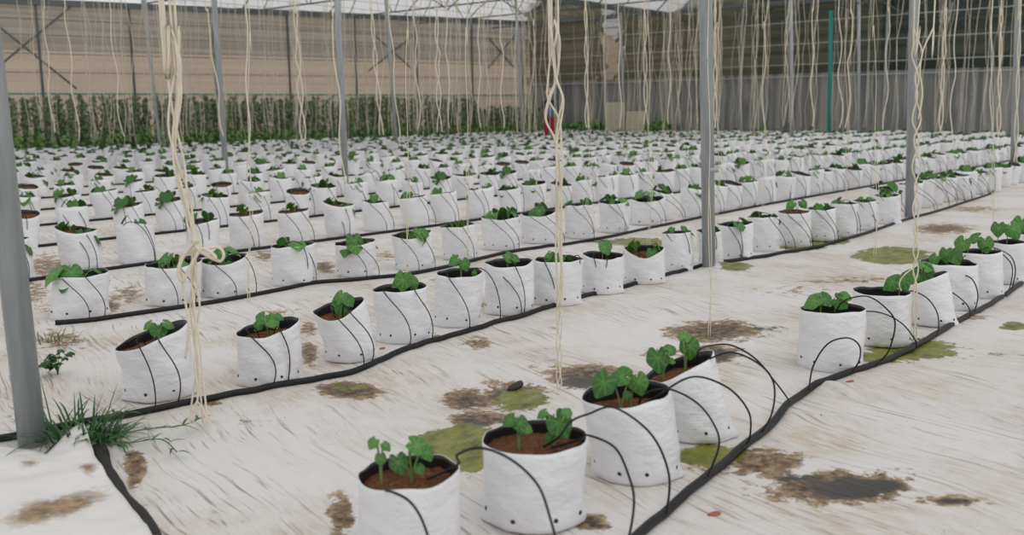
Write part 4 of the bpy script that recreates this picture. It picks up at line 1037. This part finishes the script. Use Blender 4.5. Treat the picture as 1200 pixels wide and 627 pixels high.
for v in me.vertices:
    q = proj((v.co.x, v.co.y, 0)); m_ = 0
    for (cx, cy, rx, ry, s_, sl) in [(65, 605, 66, 17, 1.3, -.32), (104, 562, 16, 7, .9, 0), (36, 555, 14, 6, .8, 0), (20, 545, 30, 4, .4, 0)]:
        m_ = max(m_, s_ * max(0, 1.3 - math.hypot((q[0] - cx) / rx, (q[1] - cy - sl * (q[0] - cx)) / ry)))
    vals.append(min(1, m_))
a.data.foreach_set('value', np.array(vals, np.float32))
o = link('plastic_sheet', me); sl = o.modifiers.new('thick', 'SOLIDIFY'); sl.thickness = .003; sl.offset = 0
tag(o, 'loose white plastic sheet with a lifted corner, bottom left', 'plastic sheet')
hp = spline(pxpath([(116, 528), (122, 545), (129, 562), (143, 582), (158, 600), (172, 615), (180, 640)]), 5)
mb = MB(); vs = []
for i, p in enumerate(hp):
    t_ = (hp[min(i + 1, len(hp) - 1)] - hp[max(i - 1, 0)]).normalized(); sd_ = Vector((t_.y, -t_.x, 0)); w_ = .020 + .003 * math.sin(i * .7)
    b = floorpt(p, 0)
    for k in range(10):
        an = k * math.pi / 5; vs.append(b + sd_ * (w_ * math.cos(an)) + Vector((0, 0, .012 + .009 * math.sin(an) + .003 * mn.noise(Vector((i * .5, k, 1))))))
fs = [[i * 10 + k, i * 10 + (k + 1) % 10, (i + 1) * 10 + (k + 1) % 10, (i + 1) * 10 + k] for i in range(len(hp) - 1) for k in range(10)] + [list(range(10)), [(len(hp) - 1) * 10 + k for k in range(10)][::-1]]
mb.add(vs, fs); tag(link('flat_hose', mb.mesh('flat_hose', [M['cap']])), 'flattened black hose along the edge of the loose sheet', 'hose')

def blade(mb, b, dirv, L, w, bend, mi=0):
    b = Vector(b); d_ = Vector((dirv[0], dirv[1], 0)).normalized(); sd_ = Vector((-d_.y, d_.x, 0)); n_ = 7; vs = []
    for i in range(n_ + 1):
        t_ = i / n_; z = L * (dirv[2] * t_ - bend * t_ * t_); hq = L * t_ * math.sqrt(max(.05, 1 - dirv[2] ** 2)) 
        c_ = b + d_ * hq + Vector((0, 0, max(z, -b.z + .006))); ww = w * (1 - t_ ** 2.2) * min(1, .45 + t_ * 3) + .0004
        vs += [c_ + sd_ * ww + Vector((0, 0, .15 * ww)), c_, c_ - sd_ * ww + Vector((0, 0, .15 * ww))]
    fs = []
    for i in range(n_):
        for k in range(2): fs.append([i * 3 + k, i * 3 + k + 1, (i + 1) * 3 + k + 1, (i + 1) * 3 + k])
    mb.add(vs, fs, mi)
def tuft(px, py, n_, L, spread, label, mat, name='grass_tuft', wmul=1.0, sd=0):
    r = random.Random(sd); mb = MB(); c0 = g(px, py)
    for i in range(n_):
        a = r.uniform(0, 6.28); q = spread * math.sqrt(r.random()); b = c0 + Vector((q * math.cos(a), q * .7 * math.sin(a), 0)); b.z = hz(b) + .004
        a2 = a + r.uniform(-.8, .8); blade(mb, b, (math.cos(a2), math.sin(a2), r.uniform(.35, .97)), L * r.uniform(.5, 1.15), .0032 * wmul * r.uniform(.7, 1.3), r.uniform(.1, .7))
    return tag(link(name, mb.mesh(name, [M[mat]])), label, 'weed')
tuft(90, 516, 130, .20, .10, 'dark green grass tuft at the foot of the left post', 'weed', sd=1)
tuft(122, 520, 60, .13, .05, 'leafy grass clump over the end of the flat hose', 'weed', wmul=1.5, sd=2)
tuft(62, 402, 50, .09, .11, 'thin straw grass patch lying left of the third row pipe', 'dry', wmul=.8, sd=3)
def creeper(paths, label, sd, leafL=.07):
    r = random.Random(sd); mb = MB()
    for pts in paths:
        P = []
        for (x, y, z) in pts: q = g(x, y); q.z = hz(q) + z; P.append(q)
        P = spline(P, 6); mb.tube(P, .0018, 5, 0)
        for i in range(2, len(P), 2):
            t_ = (P[min(i + 1, len(P) - 1)] - P[i - 1]).normalized(); s_ = 1 if (i // 2) % 2 else -1
            d_ = (t_ + Vector((-t_.y, t_.x, 0)) * s_ * r.uniform(.4, .9)); blade(mb, P[i], (d_.x, d_.y, r.uniform(.15, .5)), leafL * r.uniform(.7, 1.3), .0045, r.uniform(.2, .6))
    return tag(link('creeping_grass', mb.mesh('creeping_grass', [M['weed']])), label, 'weed')
creeper([[(122, 530, .03), (150, 528, .05), (180, 520, .05), (215, 512, .04), (238, 500, .03)], [(126, 534, .03), (155, 536, .04), (190, 530, .04), (208, 538, .02)], [(118, 528, .04), (135, 508, .07), (150, 505, .06)]], 'creeping grass runner spreading right from the hose end', 5)
mb = MB(); r = random.Random(9); c0 = g(68, 440)
for i in range(9):
    a = r.uniform(0, 6.28); tipp = c0 + Vector((.09 * math.cos(a) * r.uniform(.4, 1), .08 * math.sin(a), 0)); tipp.z = r.uniform(.04, .11)
    pth = bez(c0, c0 + Vector((0, 0, .05)), tipp + Vector((0, 0, .02)), tipp, 6); mb.tube(pth, .0015, 4, 0)
    for p in pth[2:]:
        for s_ in range(3):
            b_ = r.uniform(0, 6.28); addleaf(mb, LOWLEAF[s_], p, Vector((math.cos(b_) * .5, math.sin(b_) * .5, 1)), Vector((math.cos(b_), math.sin(b_), .2)), r.uniform(.015, .026), 0)
tag(link('broadleaf_weed', mb.mesh('broadleaf_weed', [M['weed']])), 'small dark broadleaf weed on the sheet right of the left post', 'weed')
def litter(px, py, L, w, rot, mat, label, name, cat, hh=.004):
    P = g(px, py); P.z = hz(P) + hh * .6; mb = MB(); vs = []; n_ = 12
    for k, (zz, s_) in enumerate(((-hh / 2, .92), (0, 1.05), (hh / 2, .8))):
        for i in range(n_):
            a = 6.28318 * i / n_; rr = s_ * (1 + .25 * mn.noise(Vector((math.cos(a) * 2, math.sin(a) * 2, px))))
            vs.append((L * rr * math.cos(a), w * rr * math.sin(a), zz + hh * .5 * math.cos(a)))
    fs = [[k * n_ + i, k * n_ + (i + 1) % n_, (k + 1) * n_ + (i + 1) % n_, (k + 1) * n_ + i] for k in range(2) for i in range(n_)] + [list(range(n_))[::-1], [2 * n_ + i for i in range(n_)]]
    mb.add(vs, fs); return tag(link(name, mb.mesh(name, [M[mat]]), loc=P, rot=(0, 0, rot)), label, cat)
litter(837, 601, .018, .011, .2, 'litter', 'small red dry leaf on the white floor, bottom right of centre', 'fallen_leaf', 'leaf')
litter(448, 411, .014, .012, .5, 'litter', 'pinkish dry scrap beside the sagging-lip bag', 'fallen_leaf', 'leaf')
litter(996, 449, .016, .007, .1, 'litter', 'small red scrap beside the nearest row pipe', 'fallen_leaf', 'leaf')
litter(122, 374, .05, .014, .15, 'litter', 'reddish rag tied by the left end of the third row pipe', 'rag', 'rag', .014)
litter(604, 456, .03, .018, .3, 'mudlump', 'dark lump of mud on the wet patch behind the nearest bags', 'mud_lump', 'mud', .02)
